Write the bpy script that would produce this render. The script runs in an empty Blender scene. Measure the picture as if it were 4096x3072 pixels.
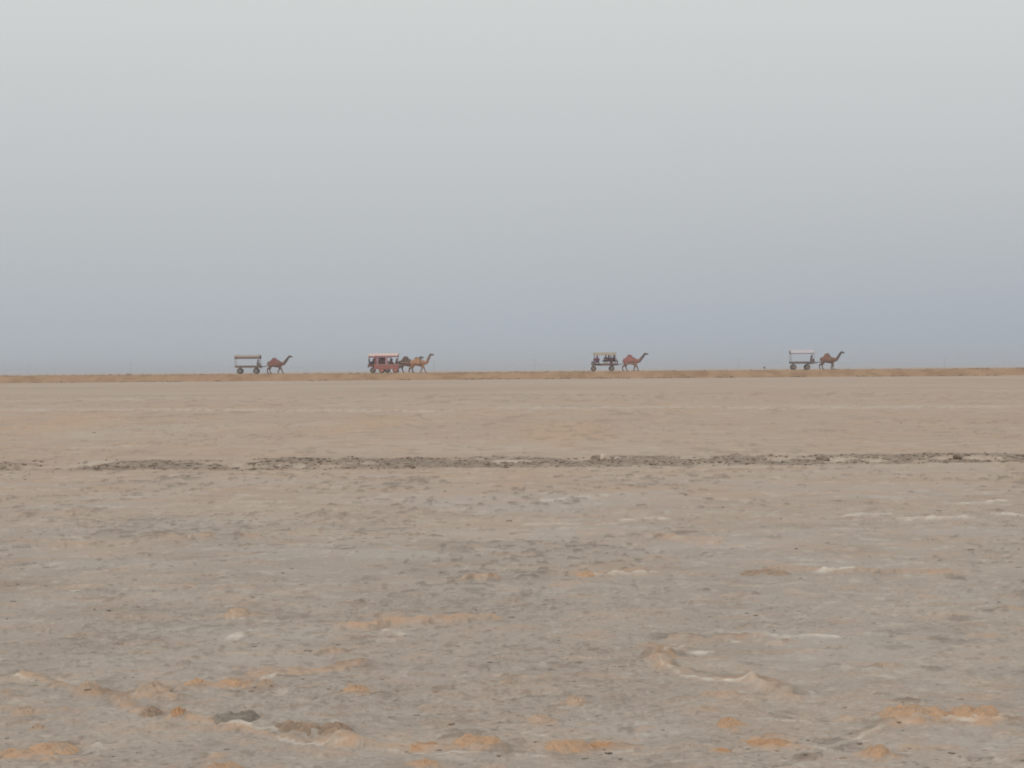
import bpy, math, random
import numpy as np
from mathutils import Vector, Matrix

# ------------------------------------------------------------------ camera
SC = bpy.context.scene
COL = SC.collection
CAM_H = 1.40                      # eye height above the flat
F_PX = 9000.0                     # focal length in photograph pixels
W_PX, H_PX = 4096.0, 3072.0
ROLL = math.atan(31.0 / 4096.0)
PITCH = math.atan(60.5 / F_PX)
FWD = Vector((0, math.cos(PITCH), -math.sin(PITCH)))
UP0 = Vector((0, math.sin(PITCH), math.cos(PITCH)))
RIGHT = Vector((1, 0, 0)) * math.cos(ROLL) - UP0 * math.sin(ROLL)
UP = Vector((1, 0, 0)) * math.sin(ROLL) + UP0 * math.cos(ROLL)
cam_data = bpy.data.cameras.new('camera')
cam_data.sensor_width = 36.0
cam_data.lens = 36.0 * F_PX / W_PX
cam_data.clip_start = 0.1
cam_data.clip_end = 30000.0
cam = bpy.data.objects.new('camera', cam_data)
COL.objects.link(cam)
m = Matrix((RIGHT, UP, -FWD)).transposed().to_4x4()
m.translation = Vector((0, 0, CAM_H))
cam.matrix_world = m
SC.camera = cam

# ------------------------------------------------------------------ sky, sun, exposure
SUN_EL, SUN_AZ = math.radians(17.0), math.radians(214.0)   # low behind the camera, to its left
wd = bpy.data.worlds.new('World')
SC.world = wd
wd.use_nodes = True
wt = wd.node_tree
wt.nodes.clear()


def lin(r, g, b):
    def f(c):
        c /= 255.0
        return c / 12.92 if c <= 0.04045 else ((c + 0.055) / 1.055) ** 2.4
    return (f(r), f(g), f(b), 1.0)


def wn(t, **kw):
    n = wt.nodes.new(t)
    for k, v in kw.items():
        setattr(n, k, v)
    return n


SKY_STRENGTH = 0.1
tc = wn('ShaderNodeTexCoord')
nrm = wn('ShaderNodeVectorMath', operation='NORMALIZE')
wt.links.new(tc.outputs['Generated'], nrm.inputs[0])
sep = wn('ShaderNodeSeparateXYZ')
wt.links.new(nrm.outputs[0], sep.inputs[0])
ramp = wn('ShaderNodeValToRGB')
ramp.color_ramp.interpolation = 'LINEAR'
SKY_STOPS = [(0.0, (173, 180, 187)), (0.0195, (177, 184, 191)), (0.047, (185, 190, 195)), (0.086, (194, 198, 200)),
             (0.124, (202, 205, 206)), (0.162, (209, 213, 212)), (0.30, (221, 225, 223)), (0.65, (234, 235, 232)), (1.0, (238, 238, 235))]
els = ramp.color_ramp.elements
while len(els) < len(SKY_STOPS):
    els.new(0.5)
for e, (p, c) in zip(els, SKY_STOPS):
    e.position = p
    e.color = lin(*c)
wt.links.new(sep.outputs['Z'], ramp.inputs[0])
# the dusk band: a little bluer and deeper towards the right of the view, fading out with height
mx = wn('ShaderNodeMapRange', interpolation_type='SMOOTHSTEP')
mx.inputs['From Min'].default_value = -0.12
mx.inputs['From Max'].default_value = 0.30
wt.links.new(sep.outputs['X'], mx.inputs['Value'])
mz = wn('ShaderNodeMapRange', interpolation_type='SMOOTHSTEP')
mz.inputs['From Min'].default_value = 0.12
mz.inputs['From Max'].default_value = 0.0
wt.links.new(sep.outputs['Z'], mz.inputs['Value'])
mm = wn('ShaderNodeMath', operation='MULTIPLY')
wt.links.new(mx.outputs[0], mm.inputs[0])
wt.links.new(mz.outputs[0], mm.inputs[1])
tint = wn('ShaderNodeMix', data_type='RGBA', blend_type='MULTIPLY')
tint.inputs['B'].default_value = (0.93, 0.93, 0.96, 1)
wt.links.new(mm.outputs[0], tint.inputs['Factor'])
wt.links.new(ramp.outputs[0], tint.inputs['A'])
scl = wn('ShaderNodeVectorMath', operation='SCALE')
scl.inputs['Scale'].default_value = 1.0 / SKY_STRENGTH
wt.links.new(tint.outputs['Result'], scl.inputs[0])
sky = wn('ShaderNodeTexSky', sky_type='NISHITA')
sky.sun_disc = False
sky.sun_elevation = SUN_EL
sky.sun_rotation = SUN_AZ
sky.dust_density = 3.0
veil = wn('ShaderNodeMix', data_type='RGBA')
veil.inputs['Factor'].default_value = 0.96
wt.links.new(sky.outputs[0], veil.inputs['A'])
wt.links.new(scl.outputs[0], veil.inputs['B'])
bg = wn('ShaderNodeBackground')
bg.inputs['Strength'].default_value = SKY_STRENGTH
wt.links.new(veil.outputs['Result'], bg.inputs['Color'])
wo = wn('ShaderNodeOutputWorld')
wt.links.new(bg.outputs[0], wo.inputs['Surface'])

sun_data = bpy.data.lights.new('sun', 'SUN')
sun_data.energy = 0.7
sun_data.angle = math.radians(14.0)
sun_data.color = (1.0, 0.90, 0.78)
sun = bpy.data.objects.new('sun', sun_data)
COL.objects.link(sun)
to_sun = Vector((math.sin(SUN_AZ) * math.cos(SUN_EL), math.cos(SUN_AZ) * math.cos(SUN_EL), math.sin(SUN_EL)))
sun.rotation_euler = to_sun.to_track_quat('Z', 'Y').to_euler()
sun.location = (0, 0, 30)

SC.view_settings.view_transform = 'Standard'
SC.view_settings.look = 'None'
SC.view_settings.exposure = 0.0
SC.view_settings.gamma = 1.0
SC.view_settings.use_curve_mapping = False
SC.cycles.max_bounces = 6
SC.cycles.volume_bounces = 1
SC.cycles.filter_width = 1.8

HAZE_DENSITY = 0.00048
HAZE_COLOR = (0.61, 0.67, 0.76, 1)

# ------------------------------------------------------------------ helpers
RNG = random.Random(7)


def ray(px, py):
    d = FWD * F_PX + RIGHT * (px - W_PX / 2) - UP * (py - H_PX / 2)
    return d / d.y


def on_ground(px, py, z=0.0):
    d = ray(px, py)
    t = (z - CAM_H) / d.z
    return Vector((0, 0, CAM_H)) + d * t


def at_depth(px, py, y):
    return Vector((0, 0, CAM_H)) + ray(px, py) * y


def tag(o, label=None, cat=None, group=None, kind=None):
    if label:
        o['label'] = label
    if cat:
        o['category'] = cat
    if group:
        o['group'] = group
    if kind:
        o['kind'] = kind
    return o


def link(name, me, mat=None, parent=None):
    o = bpy.data.objects.new(name, me)
    COL.objects.link(o)
    if mat is not None:
        me.materials.clear()
        me.materials.append(mat)
    if parent is not None:
        o.parent = parent
    return o


def empty(name, loc, rz=0.0):
    o = bpy.data.objects.new(name, None)
    o.empty_display_size = 0.3
    o.location = loc
    o.rotation_euler = (0, 0, rz)
    COL.objects.link(o)
    return o


class MB:
    def __init__(self):
        self.v, self.f = [], []

    def add(self, vs, fs):
        b = len(self.v)
        self.v += [tuple(p) for p in vs]
        self.f += [tuple(i + b for i in f) for f in fs]
        return self

    def box(self, x0, x1, y0, y1, z0, z1):
        vs = [(x, y, z) for x in (x0, x1) for y in (y0, y1) for z in (z0, z1)]
        return self.add(vs, [(0, 1, 3, 2), (4, 6, 7, 5), (0, 4, 5, 1), (2, 3, 7, 6), (0, 2, 6, 4), (1, 5, 7, 3)])

    def tube(self, pts, rad, n=8, ry=None, cap=True):
        """loft of circles / ellipses along pts; rad = list of radii (or (a, b) pairs: along 'up', along 'side')"""
        pts = [Vector(p) for p in pts]
        k = len(pts)
        if not isinstance(rad, (list, tuple)):
            rad = [rad] * k
        vs = []
        prev = None
        for i, p in enumerate(pts):
            t = (pts[min(i + 1, k - 1)] - pts[max(i - 1, 0)]).normalized()
            ref = Vector((0, 0, 1)) if abs(t.z) < 0.95 else Vector((1, 0, 0))
            if prev is not None:
                ref = prev
            side = t.cross(ref)
            if side.length < 1e-4:
                side = t.cross(Vector((0, 1, 0)))
            side.normalize()
            u = side.cross(t).normalized()
            prev = u
            a, b = rad[i] if isinstance(rad[i], (tuple, list)) else (rad[i], rad[i])
            for j in range(n):
                th = 2 * math.pi * j / n
                vs.append(p + u * (a * math.cos(th)) + side * (b * math.sin(th)))
        fs = []
        for i in range(k - 1):
            for j in range(n):
                j2 = (j + 1) % n
                fs.append((i * n + j, (i + 1) * n + j, (i + 1) * n + j2, i * n + j2))
        if cap:
            fs.append(tuple(range(n)))
            fs.append(tuple(reversed(range((k - 1) * n, k * n))))
        return self.add(vs, fs)

    def ball(self, c, r, n=10, m=6):
        rx, ry_, rz = r if isinstance(r, (tuple, list)) else (r, r, r)
        vs = [(c[0], c[1], c[2] - rz)]
        for i in range(1, m):
            ph = -math.pi / 2 + math.pi * i / m
            for j in range(n):
                th = 2 * math.pi * j / n
                vs.append((c[0] + rx * math.cos(ph) * math.cos(th), c[1] + ry_ * math.cos(ph) * math.sin(th), c[2] + rz * math.sin(ph)))
        vs.append((c[0], c[1], c[2] + rz))
        fs = [(0, 1 + (j + 1) % n, 1 + j) for j in range(n)]
        for i in range(m - 2):
            for j in range(n):
                a = 1 + i * n
                fs.append((a + j, a + (j + 1) % n, a + n + (j + 1) % n, a + n + j))
        a = 1 + (m - 2) * n
        fs += [(a + j, a + (j + 1) % n, len(vs) - 1) for j in range(n)]
        return self.add(vs, fs)

    def mesh(self, name, smooth=False):
        me = bpy.data.meshes.new(name)
        me.from_pydata(self.v, [], self.f)
        me.validate()
        me.update()
        if smooth:
            me.polygons.foreach_set('use_smooth', [True] * len(me.polygons))
        return me

    def build(self, name, mat, parent=None, smooth=False):
        return link(name, self.mesh(name, smooth), mat, parent)


def merge_remesh(mb, voxel, smooth_it=2, ratio=None):
    """fuse overlapping closed lofts into one continuous skin"""
    me = mb.mesh('tmp')
    o = bpy.data.objects.new('tmp', me)
    COL.objects.link(o)
    r = o.modifiers.new('r', 'REMESH')
    r.mode = 'VOXEL'
    r.voxel_size = voxel
    r.use_smooth_shade = True
    if smooth_it:
        s = o.modifiers.new('s', 'SMOOTH')
        s.factor = 0.5
        s.iterations = smooth_it
    if ratio:
        d = o.modifiers.new('d', 'DECIMATE')
        d.ratio = ratio
    dg = bpy.context.evaluated_depsgraph_get()
    out = bpy.data.meshes.new_from_object(o.evaluated_get(dg))
    bpy.data.objects.remove(o)
    bpy.data.meshes.remove(me)
    return out


def shell_from(me, pick, off, name):
    """cloth lying on a body: the picked faces of the body lifted off along their normals, with a thickness"""
    n = len(me.vertices)
    co = np.empty(n * 3)
    me.vertices.foreach_get('co', co)
    co = co.reshape(-1, 3)
    no = np.array([v.normal[:] for v in me.vertices])
    faces = []
    for p in me.polygons:
        if pick(p.center):
            faces.append(tuple(p.vertices))
    used = sorted({i for f in faces for i in f})
    mp = {i: k for k, i in enumerate(used)}
    vs = [tuple(co[i] + no[i] * off) for i in used]
    vi = [tuple(co[i] + no[i] * off * 0.25) for i in used]
    k = len(used)
    fo = [tuple(mp[i] for i in f) for f in faces]
    edges = {}
    for f in fo:
        for a, b in zip(f, f[1:] + f[:1]):
            edges[(a, b)] = 1
    rim = [(a, b) for (a, b) in edges if (b, a) not in edges]
    fs = fo + [tuple(reversed([i + k for i in f])) for f in fo] + [(b, a, a + k, b + k) for a, b in rim]
    out = bpy.data.meshes.new(name)
    out.from_pydata(vs + vi, [], fs)
    out.update()
    out.polygons.foreach_set('use_smooth', [True] * len(out.polygons))
    return out


# ---- numpy noise
def _hash(ix, iy, seed):
    h = (ix.astype(np.int64) * 374761393 + iy.astype(np.int64) * 668265263 + seed * 1442695041) & 0xFFFFFFFF
    h = ((h ^ (h >> 13)) * 1274126177) & 0xFFFFFFFF
    h = (h ^ (h >> 16)) & 0xFFFF
    return h / 65535.0


def vnoise(x, y, seed=0):
    ix, iy = np.floor(x), np.floor(y)
    fx, fy = x - ix, y - iy
    fx = fx * fx * fx * (fx * (fx * 6 - 15) + 10)
    fy = fy * fy * fy * (fy * (fy * 6 - 15) + 10)
    a, b = _hash(ix, iy, seed), _hash(ix + 1, iy, seed)
    c, d = _hash(ix, iy + 1, seed), _hash(ix + 1, iy + 1, seed)
    return (a + (b - a) * fx) * (1 - fy) + (c + (d - c) * fx) * fy


def fbm(x, y, octaves=4, seed=0, gain=0.5):
    s, a, t = 0.0, 1.0, 0.0
    for o in range(octaves):
        ca, sa = math.cos(o * 0.7), math.sin(o * 0.7)
        s = s + a * vnoise((x * ca - y * sa) * 2 ** o, (x * sa + y * ca) * 2 ** o, seed + o * 17)
        t += a
        a *= gain
    return s / t


def sstep(a, b, x):
    t = np.clip((x - a) / (b - a), 0, 1)
    return t * t * (3 - 2 * t)


# ------------------------------------------------------------------ materials
def new_mat(name):
    mt = bpy.data.materials.new(name)
    mt.use_nodes = True
    return mt, mt.node_tree, mt.node_tree.nodes['Principled BSDF']


def noise(nt, scale, detail=4.0, rough=0.55, vec=None, dist=0.0):
    n = nt.nodes.new('ShaderNodeTexNoise')
    n.inputs['Scale'].default_value = scale
    n.inputs['Detail'].default_value = detail
    n.inputs['Roughness'].default_value = rough
    n.inputs['Distortion'].default_value = dist
    if vec is not None:
        nt.links.new(vec, n.inputs['Vector'])
    return n.outputs[0]


def rng(nt, src, a, b, lo=0.0, hi=1.0):
    r = nt.nodes.new('ShaderNodeMapRange')
    r.interpolation_type = 'SMOOTHSTEP'
    r.inputs['From Min'].default_value = a
    r.inputs['From Max'].default_value = b
    r.inputs['To Min'].default_value = lo
    r.inputs['To Max'].default_value = hi
    nt.links.new(src, r.inputs['Value'])
    return r.outputs[0]


def math_n(nt, op, a, b):
    n = nt.nodes.new('ShaderNodeMath')
    n.operation = op
    for i, s in enumerate((a, b)):
        if isinstance(s, (int, float)):
            n.inputs[i].default_value = s
        else:
            nt.links.new(s, n.inputs[i])
    return n.outputs[0]


def mix(nt, fac, a, b, blend='MIX'):
    n = nt.nodes.new('ShaderNodeMix')
    n.data_type = 'RGBA'
    n.blend_type = blend
    for key, s in (('Factor', fac), ('A', a), ('B', b)):
        if isinstance(s, (int, float)):
            n.inputs[key].default_value = s
        elif isinstance(s, tuple):
            n.inputs[key].default_value = s
        else:
            nt.links.new(s, n.inputs[key])
    return n.outputs['Result']


def geo_pos(nt):
    return nt.nodes.new('ShaderNodeNewGeometry').outputs['Position']


def obj_pos(nt):
    return nt.nodes.new('ShaderNodeTexCoord').outputs['Object']


def attr(nt, name):
    n = nt.nodes.new('ShaderNodeAttribute')
    n.attribute_name = name
    return n.outputs['Fac']


def bump(nt, bs, h, strength, dist):
    b = nt.nodes.new('ShaderNodeBump')
    b.inputs['Strength'].default_value = strength
    b.inputs['Distance'].default_value = dist
    nt.links.new(h, b.inputs['Height'])
    nt.links.new(b.outputs[0], bs.inputs['Normal'])


def col(r, g, b, k=1.0):
    c = lin(r, g, b)
    return (c[0] * k, c[1] * k, c[2] * k, 1.0)


K = 1.15       # screen colour -> base colour under this sky (the sky and sun together give a little under 1)


def plain_mat(name, rgb, rough=0.85, var=0.25, scale=8.0, k=K, dust=0.0):
    mt, nt, bs = new_mat(name)
    c = col(*rgb, k)
    dk = (c[0] * (1 - var), c[1] * (1 - var), c[2] * (1 - var), 1)
    lt = (min(1, c[0] * (1 + var)), min(1, c[1] * (1 + var)), min(1, c[2] * (1 + var)), 1)
    p = obj_pos(nt)
    out = mix(nt, rng(nt, noise(nt, scale, 5, 0.6, p), 0.3, 0.7), dk, lt)
    if dust:
        out = mix(nt, rng(nt, noise(nt, scale * 0.4, 4, 0.6, p), 0.42, 0.7, 0, dust), out, col(170, 148, 126, k))
    nt.links.new(out, bs.inputs['Base Color'])
    bs.inputs['Roughness'].default_value = rough
    bs.inputs['Specular IOR Level'].default_value = 0.25
    return mt


def ground_mat():
    mt, nt, bs = new_mat('salt_flat_crust')
    p = geo_pos(nt)
    grey, tan = col(160, 149, 140, K), col(173, 153, 137, K)
    pink = col(176, 148, 132, K)
    big = noise(nt, 0.16, 4, 0.6, p)
    warm = attr(nt, 'warm')
    c = mix(nt, rng(nt, math_n(nt, 'ADD', math_n(nt, 'MULTIPLY', big, 0.9), warm), 0.35, 1.15), grey, tan)
    c = mix(nt, rng(nt, noise(nt, 0.05, 3, 0.6, p, 0.6), 0.54, 0.72, 0, 0.55), c, pink)
    band = noise(nt, 0.035, 6, 0.7, p, 0.4)
    c = mix(nt, rng(nt, band, 0.50, 0.64, 0, 0.6), c, col(182, 169, 154, K))
    c = mix(nt, rng(nt, band, 0.46, 0.34, 0, 0.5), c, col(158, 137, 119, K))
    # mid-size mottling, light and dark
    m1 = noise(nt, 1.1, 7, 0.68, p, 0.3)
    c = mix(nt, rng(nt, m1, 0.42, 0.74, 0, 0.45), c, col(180, 166, 151, K))
    c = mix(nt, rng(nt, m1, 0.50, 0.28, 0, 0.4), c, col(140, 124, 109, K))
    m2 = noise(nt, 5.2, 6, 0.65, p, 0.4)
    c = mix(nt, rng(nt, m2, 0.58, 0.72, 0, 0.5), c, col(186, 171, 156, K))
    c = mix(nt, rng(nt, m2, 0.42, 0.27, 0, 0.5), c, col(132, 116, 104, K))
    # sparse darker flecks, gathered in clusters
    gate = rng(nt, noise(nt, 0.7, 3, 0.6, p), 0.44, 0.66, 0.15, 1.0)
    fl = rng(nt, noise(nt, 8.0, 4, 0.55, p, 0.5), 0.60, 0.70)
    c = mix(nt, math_n(nt, 'MULTIPLY', math_n(nt, 'MULTIPLY', fl, gate), 0.75), c, col(122, 107, 96, K))
    fl = rng(nt, noise(nt, 23.0, 3, 0.55, p, 0.4), 0.60, 0.68)
    c = mix(nt, math_n(nt, 'MULTIPLY', math_n(nt, 'MULTIPLY', fl, gate), 0.8), c, col(118, 104, 93, K))
    fine = noise(nt, 42.0, 4, 0.6, p)
    c = mix(nt, rng(nt, fine, 0.3, 0.7, 0.0, 1.0), mix(nt, 1.0, c, (0.90, 0.89, 0.88, 1), 'MULTIPLY'), mix(nt, 1.0, c, (1.08, 1.08, 1.08, 1), 'MULTIPLY'))
    # features carried by the mesh
    brk = rng(nt, noise(nt, 7.0, 5, 0.65, p), 0.30, 0.62, 0.25, 1.0)
    c = mix(nt, math_n(nt, 'MULTIPLY', attr(nt, 'blue'), 0.7), c, col(171, 163, 157, K))
    c = mix(nt, math_n(nt, 'MULTIPLY', attr(nt, 'orange'), brk), c, col(188, 149, 117, K))
    c = mix(nt, math_n(nt, 'MULTIPLY', attr(nt, 'salt'), brk), c, col(205, 196, 184, K))
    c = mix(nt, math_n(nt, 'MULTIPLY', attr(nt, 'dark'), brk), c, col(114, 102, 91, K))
    nt.links.new(c, bs.inputs['Base Color'])
    bs.inputs['Roughness'].default_value = 0.95
    bs.inputs['Specular IOR Level'].default_value = 0.15
    h = math_n(nt, 'ADD', math_n(nt, 'MULTIPLY', noise(nt, 22.0, 6, 0.65, p), 0.6), math_n(nt, 'MULTIPLY', m2, 0.8))
    bump(nt, bs, h, 0.5, 0.03)
    return mt


def bank_mat():
    mt, nt, bs = new_mat('orange_sand_bank')
    p = geo_pos(nt)
    a = noise(nt, 0.5, 5, 0.6, p)
    c = mix(nt, rng(nt, a, 0.34, 0.66), col(148, 117, 88, 1.03), col(171, 140, 110, 1.03))
    b = noise(nt, 2.6, 4, 0.6, p)
    c = mix(nt, rng(nt, b, 0.56, 0.72, 0, 0.5), c, col(120, 92, 70, K))
    c = mix(nt, rng(nt, noise(nt, 0.14, 3, 0.6, p), 0.45, 0.65, 0, 0.5), c, col(176, 142, 115, 1.04))
    nt.links.new(c, bs.inputs['Base Color'])
    bs.inputs['Roughness'].default_value = 0.95
    bs.inputs['Specular IOR Level'].default_value = 0.1
    bump(nt, bs, b, 0.6, 0.1)
    return mt


def lump_mat(name, top, base, k=K):
    mt, nt, bs = new_mat(name)
    p = obj_pos(nt)
    n1 = noise(nt, 14.0, 5, 0.6, geo_pos(nt), 0.3)
    n2 = noise(nt, 55.0, 4, 0.6, p)
    c = mix(nt, rng(nt, n1, 0.34, 0.62), col(*base, k), col(*top, k))
    c = mix(nt, rng(nt, n2, 0.36, 0.68, 0, 0.35), c, col(top[0] * 0.84, top[1] * 0.82, top[2] * 0.82, k))
    c = mix(nt, rng(nt, noise(nt, 17.0, 5, 0.65, geo_pos(nt), 0.4), 0.50, 0.64, 0, 0.65), c, col(164, 148, 133, k))
    nt.links.new(c, bs.inputs['Base Color'])
    bs.inputs['Roughness'].default_value = 0.95
    bs.inputs['Specular IOR Level'].default_value = 0.12
    bump(nt, bs, math_n(nt, 'ADD', n1, math_n(nt, 'MULTIPLY', n2, 0.5)), 0.7, 0.02)
    return mt


# ------------------------------------------------------------------ the flat, one sheet to the horizon
V0, V1, V2 = CAM_H * 2250 / 6.6, CAM_H * 2250 / 60.0, CAM_H * 2250 / 298.0
ys_near = CAM_H * 2250 / np.arange(V0, V1, -1.15)
ys_mid = CAM_H * 2250 / np.linspace(V1, V2, 46)
ys_far = np.geomspace(298.0, 9000.0, 26)[1:]
ys_back = np.concatenate([-np.geomspace(9000.0, 3.0, 12), [0.0, 2.5, 4.5, 5.8]])
YS = np.concatenate([ys_back, ys_near, ys_mid, ys_far])
us_in = np.linspace(-0.262, 0.262, 1010)
us_out = np.geomspace(0.266, 6.0, 22)
US = np.concatenate([-us_out[::-1], us_in, us_out])
NR, NC = len(YS), len(US)
WY = np.maximum(6.6, np.abs(YS))
GX = US[None, :] * WY[:, None]
GY = np.repeat(YS[:, None], NC, 1)
DXC = (us_in[1] - us_in[0]) * WY[:, None] + 0 * GX         # cell size across
DYC = np.abs(np.gradient(YS))[:, None] + 0 * GX            # cell size along
CELL = np.maximum(DXC, DYC * 0.5)
IN = np.zeros_like(GX)
IN[:, 22:-22] = 1.0
IN *= ((GY > 6.0) & (GY < 298))


def octave(wl, amp, seed, ridged=False):
    n = vnoise(GX / wl, GY / wl, seed)
    if ridged:
        n = 1 - np.abs(2 * n - 1)
    return (n - 0.5) * amp * sstep(0.9, 0.3, CELL / wl) * IN


GZ = octave(2.6, 0.022, 1) + octave(1.1, 0.018, 2) + octave(0.42, 0.014, 3, True) + octave(0.19, 0.011, 4) \
    + octave(0.09, 0.008, 5, True) + octave(0.045, 0.005, 6)
A = {k: np.zeros_like(GX) for k in ('warm', 'salt', 'orange', 'dark', 'blue')}
# far half of the flat is warmer, the near part greyer
A['warm'] += sstep(13.0, 32.0, GY) * 0.62


def window(cx, cy, rx, ry):
    i0, i1 = np.searchsorted(YS, cy - ry), np.searchsorted(YS, cy + ry)
    if i1 <= i0:
        return None
    w0 = max(6.6, cy - ry)
    j0 = np.searchsorted(US, min((cx - rx) / w0, (cx - rx) / (cy + ry)))
    j1 = np.searchsorted(US, max((cx + rx) / w0, (cx + rx) / (cy + ry)))
    if j1 <= j0:
        return None
    return slice(i0, i1), slice(j0, j1)


def stamp(cx, cy, rx, ry, h, kind, amt, seed, rough=0.55, flat=False):
    """a lump (or a patch, flat=True) raised in the sheet, with a ragged outline"""
    w = window(cx, cy, rx * 1.7, ry * 1.7)
    if w is None:
        return
    x, y = (GX[w] - cx) / rx, (GY[w] - cy) / ry
    r = np.sqrt(x * x + y * y) + rough * (fbm(x * 2.0 + seed * 3.1, y * 2.0, 3, seed) - 0.5) * 2
    g = sstep(1.0, 0.15, r)
    GZ[w] += h * g * (0.75 + 0.5 * vnoise(x * 3.3 + seed, y * 3.3, seed + 5))
    if kind:
        A[kind][w] = np.maximum(A[kind][w], amt * sstep(1.02, 0.7 if not flat else 0.2, r))


def line_px(pts, width, h, kind, amt, seed, broken=0.35):
    """a crooked salt or sand ridge along photograph points, laid on the flat"""
    P = [on_ground(*p) for p in pts]
    rise = np.zeros_like(GZ) if h else None
    for a, b in zip(P[:-1], P[1:]):
        cx, cy = (a.x + b.x) / 2, (a.y + b.y) / 2
        w = window(cx, cy, abs(a.x - b.x) / 2 + width * 4, abs(a.y - b.y) / 2 + width * 4)
        if w is None:
            continue
        x, y = GX[w], GY[w]
        dx, dy = b.x - a.x, b.y - a.y
        t = np.clip(((x - a.x) * dx + (y - a.y) * dy) / (dx * dx + dy * dy + 1e-9), 0, 1)
        wob = (fbm(x / 0.16, y / 0.3, 3, seed) - 0.5) * width * 2.6
        d = np.hypot(x - a.x - t * dx, y - a.y - t * dy + wob)
        wv = width * (0.55 + 0.9 * vnoise(x / 0.11, y / 0.4, seed + 3))
        g = sstep(1.0, 0.35, d / wv) * sstep(broken - 0.12, broken + 0.12, vnoise(x / 0.2, y / 0.5, seed + 9))
        if h:
            rise[w] = np.maximum(rise[w], h * g)
        A[kind][w] = np.maximum(A[kind][w], amt * g)
    if h:
        GZ[:] += rise


def patch_px(px, py, wpx, hpx, kind, amt, seed):
    """broad tinted patch given by its photograph centre and size, laid flat on the ground"""
    c = on_ground(px, py)
    rx = wpx / 2 * c.y / F_PX
    ry = hpx / 2 * c.y * c.y / (F_PX * CAM_H)
    stamp(c.x, c.y, rx, ry, 0.0, kind, amt, seed, 0.8, True)


# salt edges and streaks
for k, (pts, wd_, h_, amt) in enumerate([
    ([(2735, 2717), (2870, 2727), (3030, 2730)], 0.035, 0.012, 1.0),
    ([(3030, 2732), (3058, 2768)], 0.05, 0.012, 0.8),
    ([(3030, 2548), (3190, 2550), (3340, 2556)], 0.05, 0.016, 1.0),
    ([(2735, 2614), (2820, 2602)], 0.05, 0.01, 0.8),
    ([(3150, 2785), (3230, 2778)], 0.06, 0.01, 0.6),
    ([(925, 2900), (1010, 2918), (1110, 2928)], 0.035, 0.010, 1.0),
    ([(935, 2556), (975, 2532), (1000, 2518)], 0.06, 0.01, 0.9),
    ([(1550, 2525), (1610, 2545)], 0.05, 0.01, 0.7),
    ([(75, 2495), (115, 2482)], 0.09, 0.01, 0.9),
    ([(3290, 2288), (3420, 2282)], 0.10, 0.015, 1.0),
    ([(2380, 2302), (2610, 2286)], 0.06, 0.012, 0.75),
    ([(2120, 2318), (2320, 2314)], 0.06, 0.012, 0.7),
    ([(3840, 2015), (3985, 2003)], 0.2, 0.012, 0.95),
    ([(3400, 2066), (3520, 2062)], 0.16, 0.012, 0.85),
    ([(3630, 2080), (3780, 2072), (3900, 2064), (4090, 2062)], 0.2, 0.012, 0.95),
    ([(2520, 2086), (2630, 2080)], 0.16, 0.01, 0.8),
    ([(2190, 2006), (2400, 1984)], 0.2, 0.01, 0.6),
    ([(2140, 2096), (2270, 2092)], 0.15, 0.01, 0.55),
    ([(-100, 1642), (560, 1638), (1180, 1640), (1700, 1645)], 2.2, 0.0, 0.42),
    ([(2000, 1634), (2700, 1628), (3130, 1632), (4100, 1626)], 2.0, 0.0, 0.42),
    ([(300, 1788), (700, 1780)], 0.5, 0.0, 0.35),
    ([(2180, 2944), (2100, 2925), (2050, 2930)], 0.03, 0.006, 0.5),
    ([(3040, 2888), (3230, 2892)], 0.03, 0.006, 0.6),
    ([(3560, 2880), (3800, 2884), (4030, 2872)], 0.03, 0.006, 0.55),
    ([(1330, 2960), (1640, 2966)], 0.03, 0.006, 0.5),
]):
    line_px(pts, wd_, h_, 'salt', amt, 100 + k * 7, 0.30)
# rusty sand rims of the broken crust plates
for k, (pts, wd_, h_, amt) in enumerate([
    ([(2660, 2560), (2640, 2620), (2650, 2690), (2720, 2700)], 0.13, 0.02, 0.45),
    ([(2720, 2560), (2950, 2565), (3030, 2550)], 0.12, 0.016, 0.40),
    ([(3060, 2740), (3120, 2770), (3160, 2790)], 0.12, 0.018, 0.42),
    ([(2310, 2300), (2600, 2284), (2900, 2284), (3200, 2286), (3800, 2292)], 0.14, 0.02, 0.55),
    ([(3900, 2545), (4090, 2540)], 0.1, 0.02, 0.7),
    ([(3700, 2396), (3920, 2396)], 0.1, 0.016, 0.5),
    ([(1390, 2508), (1620, 2498), (1945, 2478)], 0.12, 0.03, 0.75),
    ([(1600, 2314), (1940, 2316)], 0.14, 0.03, 0.8),
    ([(1360, 2960), (1640, 2966), (1800, 2962)], 0.07, 0.02, 0.45),
    ([(200, 2180), (420, 2185)], 0.25, 0.02, 0.45),
    ([(700, 2152), (990, 2150)], 0.25, 0.02, 0.5),
    ([(2640, 2155), (2840, 2175)], 0.25, 0.02, 0.45),
    ([(40, 2060), (300, 2050)], 0.3, 0.02, 0.35),
]):
    line_px(pts, wd_, h_, 'orange', amt, 400 + k * 11, 0.36)
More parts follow.
